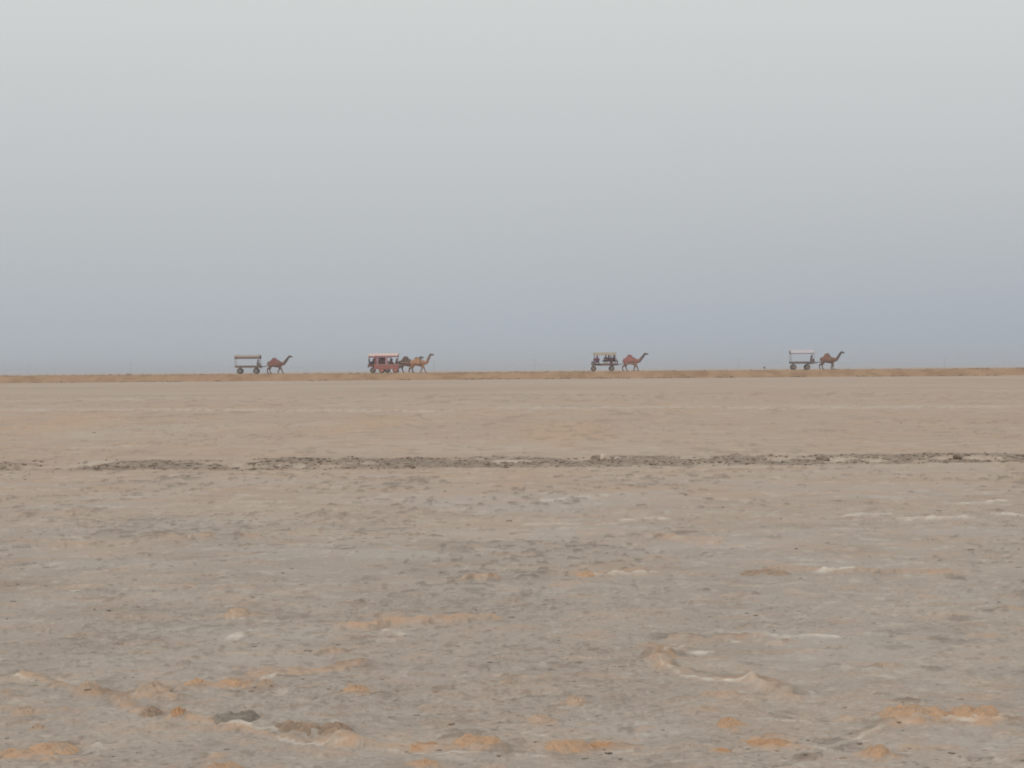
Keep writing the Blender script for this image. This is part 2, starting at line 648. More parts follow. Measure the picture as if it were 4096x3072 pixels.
# chains of heaved crust: rusty on top, darker along one side, a thin salt hem in front
for k, (pts, wd_, am) in enumerate([
    ([(-20, 2670), (150, 2715), (290, 2752), (420, 2785), (560, 2840), (700, 2872), (880, 2892), (1040, 2925), (1200, 2948), (1380, 2962)], 0.075, 0.62),
    ([(1380, 2966), (1560, 2974), (1760, 2985), (1950, 2990), (2160, 2998), (2360, 2992), (2520, 2976)], 0.06, 0.55),
    ([(480, 2800), (640, 2772), (820, 2752), (1000, 2738), (1110, 2698), (1280, 2684), (1450, 2650)], 0.075, 0.6),
    ([(3340, 2975), (3460, 2930), (3560, 2886), (3760, 2872), (4000, 2868), (4120, 2876)], 0.065, 0.55),
    ([(2740, 2566), (2662, 2600), (2640, 2650), (2690, 2690), (2780, 2706), (2960, 2716), (3050, 2740), (3110, 2780), (3180, 2790)], 0.085, 0.7),
    ([(2740, 2558), (2880, 2556), (3040, 2548)], 0.10, 0.55),
    ([(2560, 2920), (2740, 2905), (2900, 2925), (3060, 2960)], 0.05, 0.42),
    ([(0, 2350), (180, 2360), (420, 2345), (760, 2352), (1000, 2350)], 0.13, 0.42),
    ([(700, 2462), (900, 2456), (1120, 2476), (1400, 2500)], 0.10, 0.5),
    ([(0, 2842), (120, 2850), (260, 2836)], 0.06, 0.45),
]):
    line_px(pts, wd_, 0.009, 'orange', am, 900 + k * 13, 0.38)
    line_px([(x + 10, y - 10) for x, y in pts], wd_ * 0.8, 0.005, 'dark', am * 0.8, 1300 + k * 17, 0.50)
    line_px([(x, y + 14) for x, y in pts], 0.018, 0.003, 'salt', 0.7, 1700 + k * 19, 0.60)
for k, (x_, y_, w_, h_, kd, am) in enumerate([
    (2060, 2010, 1500, 110, 'blue', 0.7), (3000, 2180, 1500, 120, 'blue', 0.6), (900, 2520, 1100, 90, 'blue', 0.7),
    (3100, 2410, 1000, 100, 'blue', 0.6), (1200, 2860, 900, 120, 'blue', 0.5), (2500, 2900, 700, 120, 'blue', 0.6),
    (3900, 2950, 600, 160, 'blue', 0.5), (3500, 2560, 1200, 80, 'blue', 0.35), (1500, 2700, 700, 100, 'blue', 0.35),
    (300, 1680, 900, 90, 'orange', 0.36), (1500, 1690, 700, 90, 'orange', 0.33), (2250, 1720, 700, 110, 'orange', 0.33),
    (500, 2190, 700, 90, 'orange', 0.12), (3300, 1700, 900, 90, 'dark', 0.06),
    (2650, 2540, 150, 34, 'dark', 0.75), (2600, 2625, 110, 50, 'dark', 0.65), (3790, 2560, 190, 40, 'dark', 0.7),
    (3340, 2967, 180, 34, 'dark', 0.75), (2500, 2912, 90, 34, 'dark', 0.7), (3290, 2875, 110, 30, 'dark', 0.6),
    (440, 2768, 210, 36, 'dark', 0.7), (600, 2835, 130, 46, 'dark', 0.6), (1140, 2470, 130, 22, 'dark', 0.6),
    (790, 3052, 120, 30, 'dark', 0.6), (2070, 2965, 90, 44, 'dark', 0.6), (2750, 2140, 170, 30, 'dark', 0.6),
    (2540, 2148, 70, 18, 'dark', 0.6), (3480, 2890, 170, 40, 'dark', 0.55), (3640, 2840, 120, 40, 'dark', 0.5),
    (960, 2690, 120, 40, 'dark', 0.5), (60, 2690, 120, 40, 'dark', 0.55), (2270, 2790, 160, 34, 'dark', 0.5),
    (2470, 2800, 260, 40, 'dark', 0.3), (3320, 2660, 120, 24, 'dark', 0.5), (3860, 2680, 150, 34, 'dark', 0.4),
    (300, 2560, 90, 24, 'dark', 0.6), (700, 2590, 170, 22, 'dark', 0.45), (1480, 2308, 150, 24, 'dark', 0.55),
    (2350, 2355, 170, 22, 'dark', 0.5), (2110, 2375, 140, 22, 'dark', 0.5), (3980, 2700, 130, 30, 'dark', 0.4),
]):
    patch_px(x_, y_, w_, h_, kd, am, 700 + k * 3)

# small lumps, crumbs and flakes that belong to the crust
for i in range(800):
    v = RNG.uniform(CAM_H * 2250 / 7.2, CAM_H * 2250 / 46.0)
    y = CAM_H * 2250 / v
    x = RNG.uniform(-0.25, 0.25) * y
    if 30.6 < y < 37.6:
        continue
    clus = float(fbm(np.array([x / 1.3]), np.array([y / 2.6]), 3, 55)[0])
    near = float(sstep(22.0, 9.0, np.array([y]))[0])
    if RNG.random() > 0.25 + 2.2 * max(0, clus - 0.42):
        continue
    q = RNG.random()
    s = RNG.uniform(0.018, 0.06) * (1 + y / 30)
    if q < 0.30 * near + 0.06:
        stamp(x, y, s * RNG.uniform(1.0, 2.0), s * RNG.uniform(1.0, 1.8), s * RNG.uniform(0.10, 0.28), 'orange', RNG.uniform(0.15, 0.5), i, 0.7)
    elif q < 0.8:
        stamp(x, y, s * RNG.uniform(0.7, 1.5), s * RNG.uniform(0.8, 1.8), s * RNG.uniform(0.04, 0.2), 'dark', RNG.uniform(0.25, 0.7), i, 0.8)
    else:
        stamp(x, y, s * RNG.uniform(0.6, 1.3), s * RNG.uniform(0.8, 1.6), s * 0.06, 'salt', RNG.uniform(0.10, 0.45), i, 0.9)

# loose sand and mud spread round the foot of every lump that stands on the crust
LUMPS = [
    (95, 290, 3016, 58, 'orange', 'broad orange sand lump in the bottom left corner, widest of all', 2),
    (-40, 100, 3020, 36, 'orange', 'low orange sand lump cut by the left picture edge near the bottom', 1),
    (787, 963, 3092, 58, 'orange', 'orange sand lump cut by the bottom edge, left of middle', 1),
    (1620, 1762, 2980, 28, 'deep', 'low deep orange sand lump just left of the pale mound near bottom centre', 2),
    (1815, 1998, 2986, 62, 'orange', 'rounded pale orange sand mound near bottom centre', 2),
    (1645, 1765, 3055, 34, 'orange', 'small orange sand lump lowest near the bottom centre', 1),
    (671, 755, 2874, 48, 'deep', 'round orange sand lump alone between a brown and a grey mud hump at lower left', 1),
    (715, 842, 2758, 36, 'orange', 'left hump of two low orange sand lumps in a row at lower left', 1),
    (845, 981, 2757, 40, 'orange', 'right hump of two low orange sand lumps in a row at lower left', 1),
    (990, 1230, 2704, 36, 'pale', 'long pale pinkish sand lump left of centre, above the orange row', 2),
    (1028, 1097, 2764, 46, 'pale', 'small upright pale sand lump at the right end of the orange row', 1),
    (1370, 1480, 2780, 36, 'orange', 'lone pale orange sand lump left of centre on bare crust', 1),
    (520, 690, 2795, 72, 'pale', 'tall pale pink sand lump at lower left beside a dark streak', 1),
    (300, 400, 2775, 54, 'pale', 'faint pale sand lump at lower left, behind the dark streak', 1),
    (1090, 1275, 2930, 66, 'brown', 'brown crumbling sand ridge with white salt along its foot, left half', 2),
    (1250, 1420, 2940, 62, 'brown', 'brown crumbling sand ridge tailing off toward bottom centre, right half', 1),
    (838, 1030, 2890, 50, 'grey', 'dark grey mud hump left of the brown crumbling ridge', 2),
    (540, 645, 2868, 46, 'brown', 'brown mud hump with a pale top left of the round orange lump', 1),
    (880, 1010, 2470, 44, 'pale', 'pale sand lump on the left of the mid flat with a dark tail', 1),
    (110, 180, 2910, 36, 'pale', 'small pale sand lump near the left edge above the bottom corner lump', 1),
    (40, 130, 2858, 46, 'pale', 'pale low sand lump against the left edge', 1),
    (2178, 2355, 3000, 62, 'orange', 'rounded orange sand mound right of bottom centre', 2),
    (2345, 2490, 2977, 28, 'deep', 'low deep orange sand lump touching the rounded mound on its right', 2),
    (2993, 3175, 2986, 30, 'deep', 'low deep orange sand lump at bottom right, left of the pale corner mound', 2),
    (2845, 2930, 3010, 24, 'deep', 'smallest deep orange sand lump at the bottom right', 1),
    (3447, 3570, 3032, 66, 'orange', 'pale orange sand mound at the bottom right standing on a brown patch', 1),
    (3558, 3795, 2883, 66, 'orange', 'large double orange sand mound on the right beside a grey streak', 3),
    (3826, 4015, 2880, 62, 'orange', 'large orange sand mound furthest to the right', 2),
    (2863, 2975, 2917, 52, 'orange', 'lone pale orange sand mound right of centre, lower part', 1),
    (2104, 2222, 2884, 40, 'pale', 'pale orange sand lump just right of centre, lower part', 1),
    (2261, 2356, 2816, 42, 'pale', 'pale faint sand lump right of centre below the crust ring', 1),
    (2308, 2392, 2306, 32, 'orange', 'orange sand lump in mid flat at the left end of a salt line', 1),
    (2975, 3160, 2302, 30, 'brown', 'brown sand lump in mid flat on the long salt line', 2),
]
for k, (x0_, x1_, base_, h_, mt_, _, _) in enumerate(LUMPS):
    c = on_ground((x0_ + x1_) / 2, base_)
    rx = (x1_ - x0_) / 2 * c.y / F_PX
    ry = min(rx, 0.11 + 0.25 * rx) * 1.25
    kd_, am_ = {'orange': ('orange', 0.85), 'deep': ('orange', 0.8), 'pale': ('orange', 0.5), 'brown': ('dark', 0.3), 'grey': ('dark', 0.6)}[mt_]
    stamp(c.x, c.y + ry * 0.6, rx * 1.45, ry * 1.7, h_ * c.y / F_PX * 0.18, kd_, am_, 3000 + k * 7, 1.0, True)
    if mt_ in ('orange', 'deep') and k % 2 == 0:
        stamp(c.x + rx * RNG.uniform(.6, 1.3), c.y + ry * .5, rx * .8, ry * .8, 0.0, 'dark', 0.5, 3500 + k, 1.0, True)  # separate darker patch to the right of some orange lumps

# crumbly dark dashes and salt dashes over the whole crust
lg_ = fbm(GX / 1.6, GY / 4.0, 3, 301)
for (wx, wy, ya, yb, yc, yd, sd) in ((0.030, 0.034, 5, 6, 9, 11, 311), (0.046, 0.075, 8, 10, 13, 16, 321), (0.070, 0.17, 12, 15, 20, 24, 331),
                                     (0.11, 0.40, 18, 23, 32, 38, 341), (0.19, 1.0, 30, 38, 55, 70, 351), (0.40, 3.6, 50, 70, 110, 150, 361)):
    rw = slice(np.searchsorted(YS, ya), np.searchsorted(YS, yd))
    gx, gy, lgr = GX[rw], GY[rw], lg_[rw]
    wgt = sstep(ya, yb, gy) * sstep(yd, yc, gy) * IN[rw]
    hz_w = 1.0 if ya < 25 else 0.55
    n_ = fbm(gx / wx, gy / wy, 3, sd, 0.5) + (lgr - 0.5) * 0.5
    A['dark'][rw] = np.maximum(A['dark'][rw], wgt * (0.46 if ya < 11 else 0.66) * hz_w * sstep(0.67, 0.78, n_))
    GZ[rw] += wgt * wx * 0.12 * sstep(0.62, 0.78, n_) * hz_w
    n_ = fbm(gx / wx / 1.6, gy / wy, 3, sd + 5, 0.5) + (lgr - 0.5) * -0.2
    A['salt'][rw] = np.maximum(A['salt'][rw], wgt * 0.28 * hz_w * sstep(0.66, 0.78, n_))
    n_ = fbm(gx / wx / 5.0, gy / wy / 2.2, 3, sd + 9, 0.55)
    A['orange'][rw] = np.maximum(A['orange'][rw], wgt * 0.22 * sstep(0.60, 0.74, n_))
# long pale streaks, where thin salt films dried along the old water lines
n_ = fbm(GX / 1.5, GY / 0.9, 4, 377, 0.6)
A['blue'] = np.maximum(A['blue'], IN * sstep(8, 12, GY) * sstep(40, 25, GY) * 0.55 * sstep(0.55, 0.68, n_))

# the churned track that crosses the flat about 34 m out
T0, T1 = 32.1, 35.5
m_ = (GY > 29) & (GY < 40)
tx, ty = GX[m_], GY[m_]
edge = sstep(T0 - 0.4, T0 + 0.3, ty + (fbm(tx / 0.9, ty / 1.5, 3, 21) - 0.5) * 0.9) * sstep(T1 + 0.4, T1 - 0.3, ty + (fbm(tx / 0.9, ty / 1.5, 3, 22) - 0.5) * 1.0)
cl = fbm(tx / 0.55, ty / 1.1, 4, 23, 0.6)
lg = fbm(tx / 2.6, ty / 9.0, 2, 24)
dk = edge * sstep(0.37, 0.52, cl + (lg - 0.5) * 0.18 + 0.02)
ruts = sstep(0.42, 0.12, np.abs(ty - (T0 + 0.7 + 0.25 * (vnoise(tx / 5, ty * 0, 8) - 0.5)))) * sstep(0.22, 0.45, vnoise(tx / 2.2, ty * 0 + 3, 9))
A['dark'][m_] = np.maximum(A['dark'][m_], np.maximum(dk * 0.80, ruts * 0.7))
GZ[m_] += edge * ((cl - 0.5) * 0.10 + (fbm(tx / 0.2, ty / 0.35, 2, 31) - 0.5) * 0.05) - ruts * 0.04
A['salt'][m_] = np.maximum(A['salt'][m_], edge * sstep(0.60, 0.70, fbm(tx / 0.5, ty / 1.0, 3, 25)) * (1 - dk) * 0.45)

gm = bpy.data.meshes.new('ground')
gm.vertices.add(NR * NC)
gm.vertices.foreach_set('co', np.stack([GX, GY, GZ], -1).astype(np.float32).ravel())
idx = np.arange(NR * NC).reshape(NR, NC)
quads = np.stack([idx[:-1, :-1], idx[:-1, 1:], idx[1:, 1:], idx[1:, :-1]], -1).reshape(-1, 4)
gm.loops.add(quads.size)
gm.loops.foreach_set('vertex_index', quads.ravel().astype(np.int32))
gm.polygons.add(len(quads))
gm.polygons.foreach_set('loop_start', np.arange(0, quads.size, 4, dtype=np.int32))
gm.polygons.foreach_set('use_smooth', np.ones(len(quads), dtype=bool))
gm.update(calc_edges=True)
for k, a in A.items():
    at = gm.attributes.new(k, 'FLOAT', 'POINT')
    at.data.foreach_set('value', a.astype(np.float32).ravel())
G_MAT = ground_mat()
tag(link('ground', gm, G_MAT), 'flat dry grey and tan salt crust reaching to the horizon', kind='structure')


def ground_z(x, y):
    i = int(np.clip(np.searchsorted(YS, y), 0, NR - 1))
    j = int(np.clip(np.searchsorted(US, x / max(6.6, abs(y))), 0, NC - 1))
    return float(GZ[i, j])


# ------------------------------------------------------------------ the raised sand road
Z_ROAD = 0.975
Y_BASE, Y_CREST, Y_REAR = 303.4, 306.4, 317.0
bx = np.concatenate([-np.geomspace(900, 95, 12), np.arange(-90, 90.01, 0.3), np.geomspace(95, 900, 12)])
prof = [(-0.8, -0.15), (0.0, 0.02), (0.6, 0.20), (1.3, 0.46), (2.0, 0.74), (2.6, 0.90), (3.0, 0.955), (3.6, Z_ROAD), (6.0, Z_ROAD + 0.01), (9.0, Z_ROAD), (12.5, Z_ROAD), (13.6, 0.90), (15.0, 0.5), (17.0, 0.0), (17.8, -0.2)]
vs, fs = [], []
npf = len(prof)
for i, x in enumerate(bx):
    wob = (float(fbm(np.array([x / 3.0]), np.array([1.5]), 3, 61)[0]) - 0.5) * 1.3
    for j, (dy, z) in enumerate(prof):
        lum = (float(fbm(np.array([x / 1.1]), np.array([dy / 0.8]), 3, 62)[0]) - 0.5)
        slope = 1.0 if 0 < j < 7 else 0.15
        vs.append((x, Y_BASE + dy + wob * (1 if j < 7 else 0.3) + lum * 0.5 * slope, z + lum * 0.16 * slope + (wob * 0.05 if j < 9 else 0)))
for i in range(len(bx) - 1):
    for j in range(npf - 1):
        a = i * npf + j
        fs.append((a, a + npf, a + npf + 1, a + 1))
em = bpy.data.meshes.new('sand_road')
em.from_pydata(vs, [], fs)
em.update()
em.polygons.foreach_set('use_smooth', [True] * len(em.polygons))
tag(link('sand_road', em, bank_mat()), 'raised road on a low bank of orange sand crossing the flat', kind='structure')

# ------------------------------------------------------------------ small sand lumps standing on the crust
LUMP_MATS = {
    'orange': lump_mat('rusty_sand', (190, 156, 127), (172, 144, 121)),
    'deep': lump_mat('deep_rusty_sand', (184, 144, 110), (164, 134, 111)),
    'pale': lump_mat('pale_sand', (184, 160, 140), (166, 147, 131)),
    'brown': lump_mat('brown_crumbly_sand', (162, 138, 119), (134, 118, 104)),
    'grey': lump_mat('grey_mud', (140, 131, 121), (118, 109, 101)),
}


def sand_lump(x0, x1, base, hpx, mat, label, humps=1, seed=0):
    c = on_ground((x0 + x1) / 2, base)
    s = c.y / F_PX
    rx = (x1 - x0) / 2 * s * 1.22
    ry = min(rx, 0.11 + 0.25 * rx) * 1.25
    hz = hpx * s * 0.56
    hm = [(((i + 0.5) / humps * 2 - 1) * 0.8 + RNG.uniform(-.1, .1), RNG.uniform(-.2, .2), RNG.uniform(0.7, 1.0), 0.75 / humps + 0.22) for i in range(humps)] if humps > 1 else [(RNG.uniform(-.15, .15), 0, 1.0, 0.60)]
    nr, na = 18, 64
    vs, fs = [], []
    for i in range(nr + 1):
        r = (i / nr)
        for j in range(na):
            th = 2 * math.pi * j / na
            out = 0.62 + 0.85 * float(fbm(np.array([math.cos(th) * 2.4 + seed * 5.3]), np.array([math.sin(th) * 2.4]), 4, seed, 0.65)[0])
            u, v = r * math.cos(th) * out, r * math.sin(th) * out
            e = 0.0
            for (hx, hy, hh, hw) in hm:
                e = max(e, hh * max(0.0, 1 - ((u - hx) / (hw * 1.55)) ** 2 - ((v - hy) / 0.95) ** 2) ** 0.95)
            nz = float(fbm(np.array([u * 2.8 + seed]), np.array([v * 2.8]), 4, seed + 3, 0.65)[0]) - 0.5
            fall = 1 - r ** 2.2
            nf = float(fbm(np.array([u * 8.0 + seed]), np.array([v * 6.0]), 3, seed + 9, 0.6)[0]) - 0.5
            z = hz * (e * 0.95 * (1 + 0.9 * nz) + 0.14 * fall * (1 + 3 * nz) + 0.65 * nf * fall) * min(1, fall * 1.6) - (0.05 if i == nr else 0.004 + 0.006 * r * r)
            vs.append((u * rx, v * ry + ry * 0.6, z))
    for i in range(nr):
        for j in range(na):
            a, b = i * na + j, i * na + (j + 1) % na
            fs.append((a, a + na, b + na, b))
    me = bpy.data.meshes.new('sand_lump')
    me.from_pydata(vs, [], fs)
    me.validate()
    me.update()
    me.polygons.foreach_set('use_smooth', [True] * len(me.polygons))
    o = link('sand_lump', me, LUMP_MATS[mat])
    foot = [ground_z(c.x + rx * .85 * math.cos(q), c.y + ry * .6 + ry * .85 * math.sin(q)) for q in (0.4, 1.2, 2.0, 2.8, 3.6, 4.2, 4.8, 5.4, 6.0)]
    o.location = (c.x, c.y, min(foot) * 0.5 + sum(foot) / 18)
    tag(o, label, 'sand lump', 'lumps of sand standing on the salt crust')
    return o


for k, a in enumerate(LUMPS):
    sand_lump(*a[:6], humps=a[6], seed=31 + k * 13)


def stone_mesh(seed, sx, sy, sz, n=14, m=9, amp=0.35):
    b = MB()
    b.ball((0, 0, 0), (1, 1, 1), n, m)
    out = MB()
    out.f = b.f
    for (x, y, z) in b.v:
        q = 1 + amp * ((float(fbm(np.array([x * 1.5 + seed * 2.7 + z]), np.array([y * 1.5 - z * 1.3 + seed]), 3, seed)[0])) - 0.5) * 2
        out.v.append((x * q * sx, y * q * sy, z * q * sz))
    return out


ROCK = lump_mat('pale_salt_stone', (206, 192, 176), (190, 174, 158))
p = on_ground(2413, 1846)
b = stone_mesh(3, 0.052, 0.05, 0.058, amp=0.25)
o = b.build('stone', ROCK, smooth=True)
o.location = (p.x, p.y, ground_z(p.x, p.y) + 0.045)
tag(o, 'single pale rounded stone lying in the dark churned track', 'stone')

CLOD = lump_mat('damp_mud_clod', (130, 116, 104), (114, 102, 91))
for (px, py, w, h, lab) in [(2392, 1834, 60, 24, 'dark mud clod just behind and left of the pale stone'),
                            (3292, 1838, 62, 26, 'large dark mud clod in the track right of centre'),
                            (3830, 1840, 40, 20, 'dark mud clod in the track near the right edge')]:
    p = on_ground(px, py)
    s = p.y / F_PX
    o = stone_mesh(int(px), w / 2 * s, w / 2 * s, h / 2 * s).build('mud_clod', CLOD, smooth=True)
    o.location = (p.x, p.y, ground_z(p.x, p.y) + h * 0.3 * s)
    tag(o, lab, 'mud clod', 'big clods in the churned track')


def scatter_clods(name, label, items, mat):
    """items: (x, y, z, sx, sy, sz, rot) -> one mesh of many crumbs"""
    base = [stone_mesh(s, 1, 1, 1, 7, 5, 0.5) for s in (11, 12, 13, 14)]
    bv = [np.array(b.v) for b in base]
    V, F, off = [], [], 0
    for i, (x, y, z, sx, sy, sz, r) in enumerate(items):
        v = bv[i % 4] * np.array([sx, sy, sz])
        c, s = math.cos(r), math.sin(r)
        V.append(np.stack([v[:, 0] * c - v[:, 1] * s + x, v[:, 0] * s + v[:, 1] * c + y, v[:, 2] + z], 1))
        F += [tuple(k + off for k in f) for f in base[i % 4].f]
        off += len(v)
    me = bpy.data.meshes.new(name)
    me.from_pydata(np.concatenate(V).tolist(), [], F)
    me.update()
    me.polygons.foreach_set('use_smooth', [True] * len(me.polygons))
    tag(link(name, me, mat), label, kind='stuff')


items = []
R2 = random.Random(5)
while len(items) < 2000:
    y = R2.uniform(T0 - 0.3, T1 + 0.3)
    x = R2.uniform(-0.26, 0.26) * y
    i, j = np.searchsorted(YS, y), np.searchsorted(US, x / y)
    if A['dark'][i, j] < 0.25 and R2.random() > 0.05:
        continue
    s = R2.uniform(0.005, 0.013) * (1.8 if R2.random() < 0.07 else 1)
    items.append((x, y, ground_z(x, y), s * R2.uniform(1.0, 3.2), s * R2.uniform(0.8, 1.5), s * R2.uniform(0.5, 1.0), R2.uniform(-0.5, 0.5)))
scatter_clods('churned_mud', 'dark crumbled mud thrown up along the track across the flat', items, CLOD)
items = []
CR = lump_mat('dry_mud_crumb', (140, 128, 116), (122, 111, 101))
while len(items) < 520:
    v = R2.uniform(CAM_H * 2250 / 7.2, CAM_H * 2250 / 70)
    y = CAM_H * 2250 / v
    x = R2.uniform(-0.26, 0.26) * y
    if float(fbm(np.array([x / 0.8]), np.array([y / 1.8]), 3, 71)[0]) < 0.47 and R2.random() > 0.25:
        continue
    s = R2.uniform(0.003, 0.008) * (0.5 + y / 20)
    items.append((x, y, ground_z(x, y), s * R2.uniform(1.0, 3.0), s * R2.uniform(0.8, 2.0), s * R2.uniform(0.25, 0.5), R2.uniform(-0.6, 0.6)))
scatter_clods('mud_crumbs', 'small dark mud crumbs strewn over the salt flat', items, CR)
items = []
for i in range(1100):
    x = R2.uniform(-75, 75)
    low = R2.random() < 0.72
    dy = R2.uniform(-0.4, 0.25) if low else R2.uniform(2.7, 3.7)
    if low and float(vnoise(np.array([x / 2.4]), np.array([0.0]), 77)[0]) < 0.45:
        continue
    z = np.interp(dy, [q[0] for q in prof], [q[1] for q in prof])
    s = R2.uniform(0.03, 0.075)
    items.append((x, Y_BASE + dy, max(z, 0.0) + 0.03, s * R2.uniform(1, 2.4), s, s * R2.uniform(0.5, 1.0), 0))
scatter_clods('bank_rubble', 'dark brown rubble and dry tufts along the foot of the sand bank', items, lump_mat('bank_rubble', (112, 86, 66), (92, 72, 56)))


# ------------------------------------------------------------------ scrub and far poles
LEAF = plain_mat('grey_scrub_leaf', (84, 80, 74), 0.9, 0.3, 20)
TWIG = plain_mat('dry_twig', (92, 80, 70), 0.9, 0.3, 20)


def shrub(px, py, y, w, h, label, seed):
    r = random.Random(seed)
    p = at_depth(px, py, y)
    root = empty('shrub', p)
    tb, lb = MB(), MB()
    for i in range(26):
        a, t = r.uniform(0, 6.283), r.uniform(0.1, 1.0)
        e = Vector((math.cos(a) * w / 2 * t, math.sin(a) * w / 2 * t, h * r.uniform(0.6, 1.05) * (1 - 0.35 * t)))
        mid = e * 0.5 + Vector((r.uniform(-.03, .03), r.uniform(-.03, .03), h * 0.12))
        tb.tube([(0, 0, -0.08), mid, e], [0.014, 0.009, 0.004], 5)
        for k in range(11):
            q = mid.lerp(e, r.random()) + Vector((r.uniform(-.05, .05), r.uniform(-.05, .05), r.uniform(-.03, .05)))
            d = Vector((r.uniform(-1, 1), r.uniform(-1, 1), r.uniform(-.2, 1))).normalized() * 0.035
            n = d.cross(Vector((r.uniform(-1, 1), r.uniform(-1, 1), r.uniform(-1, 1)))).normalized() * 0.016
            lb.add([q, q + d * 0.5 + n, q + d, q + d * 0.5 - n], [(0, 1, 2, 3)])
    tb.build('stems', TWIG, root)
    f = lb.build('foliage', LEAF, root)
    tag(root, label, 'shrub', 'scrub along the sand road')


shrub(512, 1505, 309.0, 0.34, 0.46, 'small dark leaning shrub on the bank crest at the far left', 3)
shrub(3057, 1475, 309.5, 0.30, 0.36, 'small dark shrub on the road left of the empty cart on the right', 5)

POLE_MAT = plain_mat('weathered_pole', (132, 132, 134), 0.9, 0.2, 1.0)
for px, top, lab in [(115, 1455, 'faint grey utility pole leftmost on the horizon'),
                     (524, 1450, 'faint grey utility pole behind the small leaning shrub'),
                     (1737, 1442, 'faint grey utility pole just in front of the tan camel head'),
                     (2138, 1436, 'faint grey utility pole between the red carts and the yellow roofed cart'),
                     (2955, 1432, 'faint grey utility pole left of the small shrub on the right'),
                     (3778, 1430, 'faint grey utility pole rightmost on the horizon')]:
    Y = 1400.0
    c = at_depth(px, top, Y)
    root = empty('utility_pole', (c.x, Y, 0.0))
    h = c.z
    MB().tube([(0, 0, -0.3), (0, 0, h)], [0.13, 0.09], 10).build('pole', POLE_MAT, root, True)
    MB().box(-0.9, 0.9, 0.14, 0.26, h - 0.75, h - 0.6).build('crossarm', POLE_MAT, root)
    for sx in (-0.75, 0, 0.75):
        MB().tube([(sx, 0.2, h - 0.6), (sx, 0.2, h - 0.4)], [0.05, 0.035], 8).build('insulator', POLE_MAT, root)
    tag(root, lab, 'utility pole', 'line of poles far beyond the road')

# ------------------------------------------------------------------ camels
EYE = plain_mat('dark_eye', (26, 20, 18), 0.2, 0.0)


def camel_mesh(head=(1.98, 2.22), stride=(0.22, -0.25, -0.22, 0.3), hump=0.5, neck_dip=0.0):
    """facing +x, feet on z = 0; head = (x, z) of the skull; stride = fore near, fore far, hind near, hind far"""
    b = MB()
    T = [(-1.02, 1.46, .15, .10), (-0.92, 1.45, .27, .20), (-0.70, 1.42, .36, .30), (-0.40, 1.40, .41, .34), (-0.05, 1.36, .45, .37),
         (0.30, 1.32, .46, .36), (0.60, 1.30, .43, .31), (0.85, 1.33, .35, .25), (1.00, 1.38, .22, .16)]
    b.tube([(x, 0, z) for x, z, _, _ in T], [(a, c) for _, _, a, c in T], 20)
    b.tube([(-0.10, 0, 1.55), (-0.11, 0, 1.72), (-0.12, 0, 1.72 + hump * 0.45), (-0.15, 0, 1.72 + hump * 0.8), (-0.17, 0, 1.72 + hump * 0.93)],
           [(0.54, .28), (0.50, .25), (0.43, .20), (0.31, .14), (0.17, .08)], 18)
    hx, hz = head
    nx, nz = hx - 0.16, hz - 0.10
    b.tube([(0.72, 0, 1.40), (0.98, 0, 1.34 - neck_dip), (1.22, 0, 1.40 - neck_dip * .6), (1.22 + (nx - 1.22) * .45, 0, 1.42 + (nz - 1.42) * .40),
            (1.22 + (nx - 1.22) * .8, 0, 1.42 + (nz - 1.42) * .78), (nx, 0, nz), (nx + 0.06, 0, nz + 0.08)],
           [(.31, .20), (.28, .18), (.24, .15), (.20, .13), (.17, .12), (.155, .115), (.11, .09)], 14)
    b.tube([(hx - 0.22, 0, hz - 0.03), (hx - 0.12, 0, hz), (hx + 0.06, 0, hz), (hx + 0.22, 0, hz - 0.03), (hx + 0.34, 0, hz - 0.055), (hx + 0.40, 0, hz - 0.065)],
           [(.08, .07), (.145, .115), (.135, .11), (.11, .085), (.10, .08), (.06, .06)], 12)
    for s in (-1, 1):
        b.tube([(hx - 0.10, s * .08, hz + .09), (hx - 0.14, s * .12, hz + .20)], [(.03, .04), (.01, .015)], 6)
        b.ball((hx + 0.03, s * .09, hz + 0.04), .03, 8, 6)
    fn, ff, hn, hf = stride
    for s, st in ((-1, fn), (1, ff)):
        y = s * 0.19
        bend = 0.10 if st < 0 else 0.02
        lift = 0.05 if st < -0.1 else 0.0
        b.tube([(0.66, s * .17, 1.36), (0.66, y, 1.12), (0.64 + st * .18, y, 0.92), (0.68 + st * .62, y, 0.60), (0.67 + st * .68, y, 0.52),
                (0.66 + st * 0.95 - bend, y, 0.28 + lift), (0.66 + st * 1.1 - bend, y, 0.12 + lift), (0.70 + st * 1.12 - bend, y, 0.05 + lift)],
               [(.23, .13), (.21, .12), (.15, .10), (.105, .09), (.10, .085), (.070, .065), (.072, .065), (.06, .06)], 12)
        b.ball((0.75 + st * 1.12 - bend, y, 0.062 + lift), (.15, .10, .055), 10, 6)
    for s, st in ((-1, hn), (1, hf)):
        y = s * 0.19
        lift = 0.07 if st < -0.15 else 0.0
        b.tube([(-0.66, s * .14, 1.42), (-0.68, y, 1.22), (-0.60 + st * .25, y, 0.98), (-0.74 + st * .55, y, 0.74), (-0.86 + st * .8, y, 0.60),
                (-0.82 + st * 0.98, y, 0.40 + lift), (-0.78 + st * 1.1, y, 0.12 + lift), (-0.74 + st * 1.12, y, 0.05 + lift)],
               [(.27, .15), (.28, .15), (.22, .13), (.13, .10), (.105, .09), (.072, .065), (.072, .065), (.06, .06)], 12)
        b.ball((-0.69 + st * 1.12, y, 0.062 + lift), (.15, .10, .055), 10, 6)
    b.tube([(-0.98, 0, 1.55), (-1.08, 0, 1.40), (-1.11, 0, 1.10), (-1.10, 0, 0.90)], [.045, .035, .025, .035], 8)
    return merge_remesh(b, 0.028, 3)


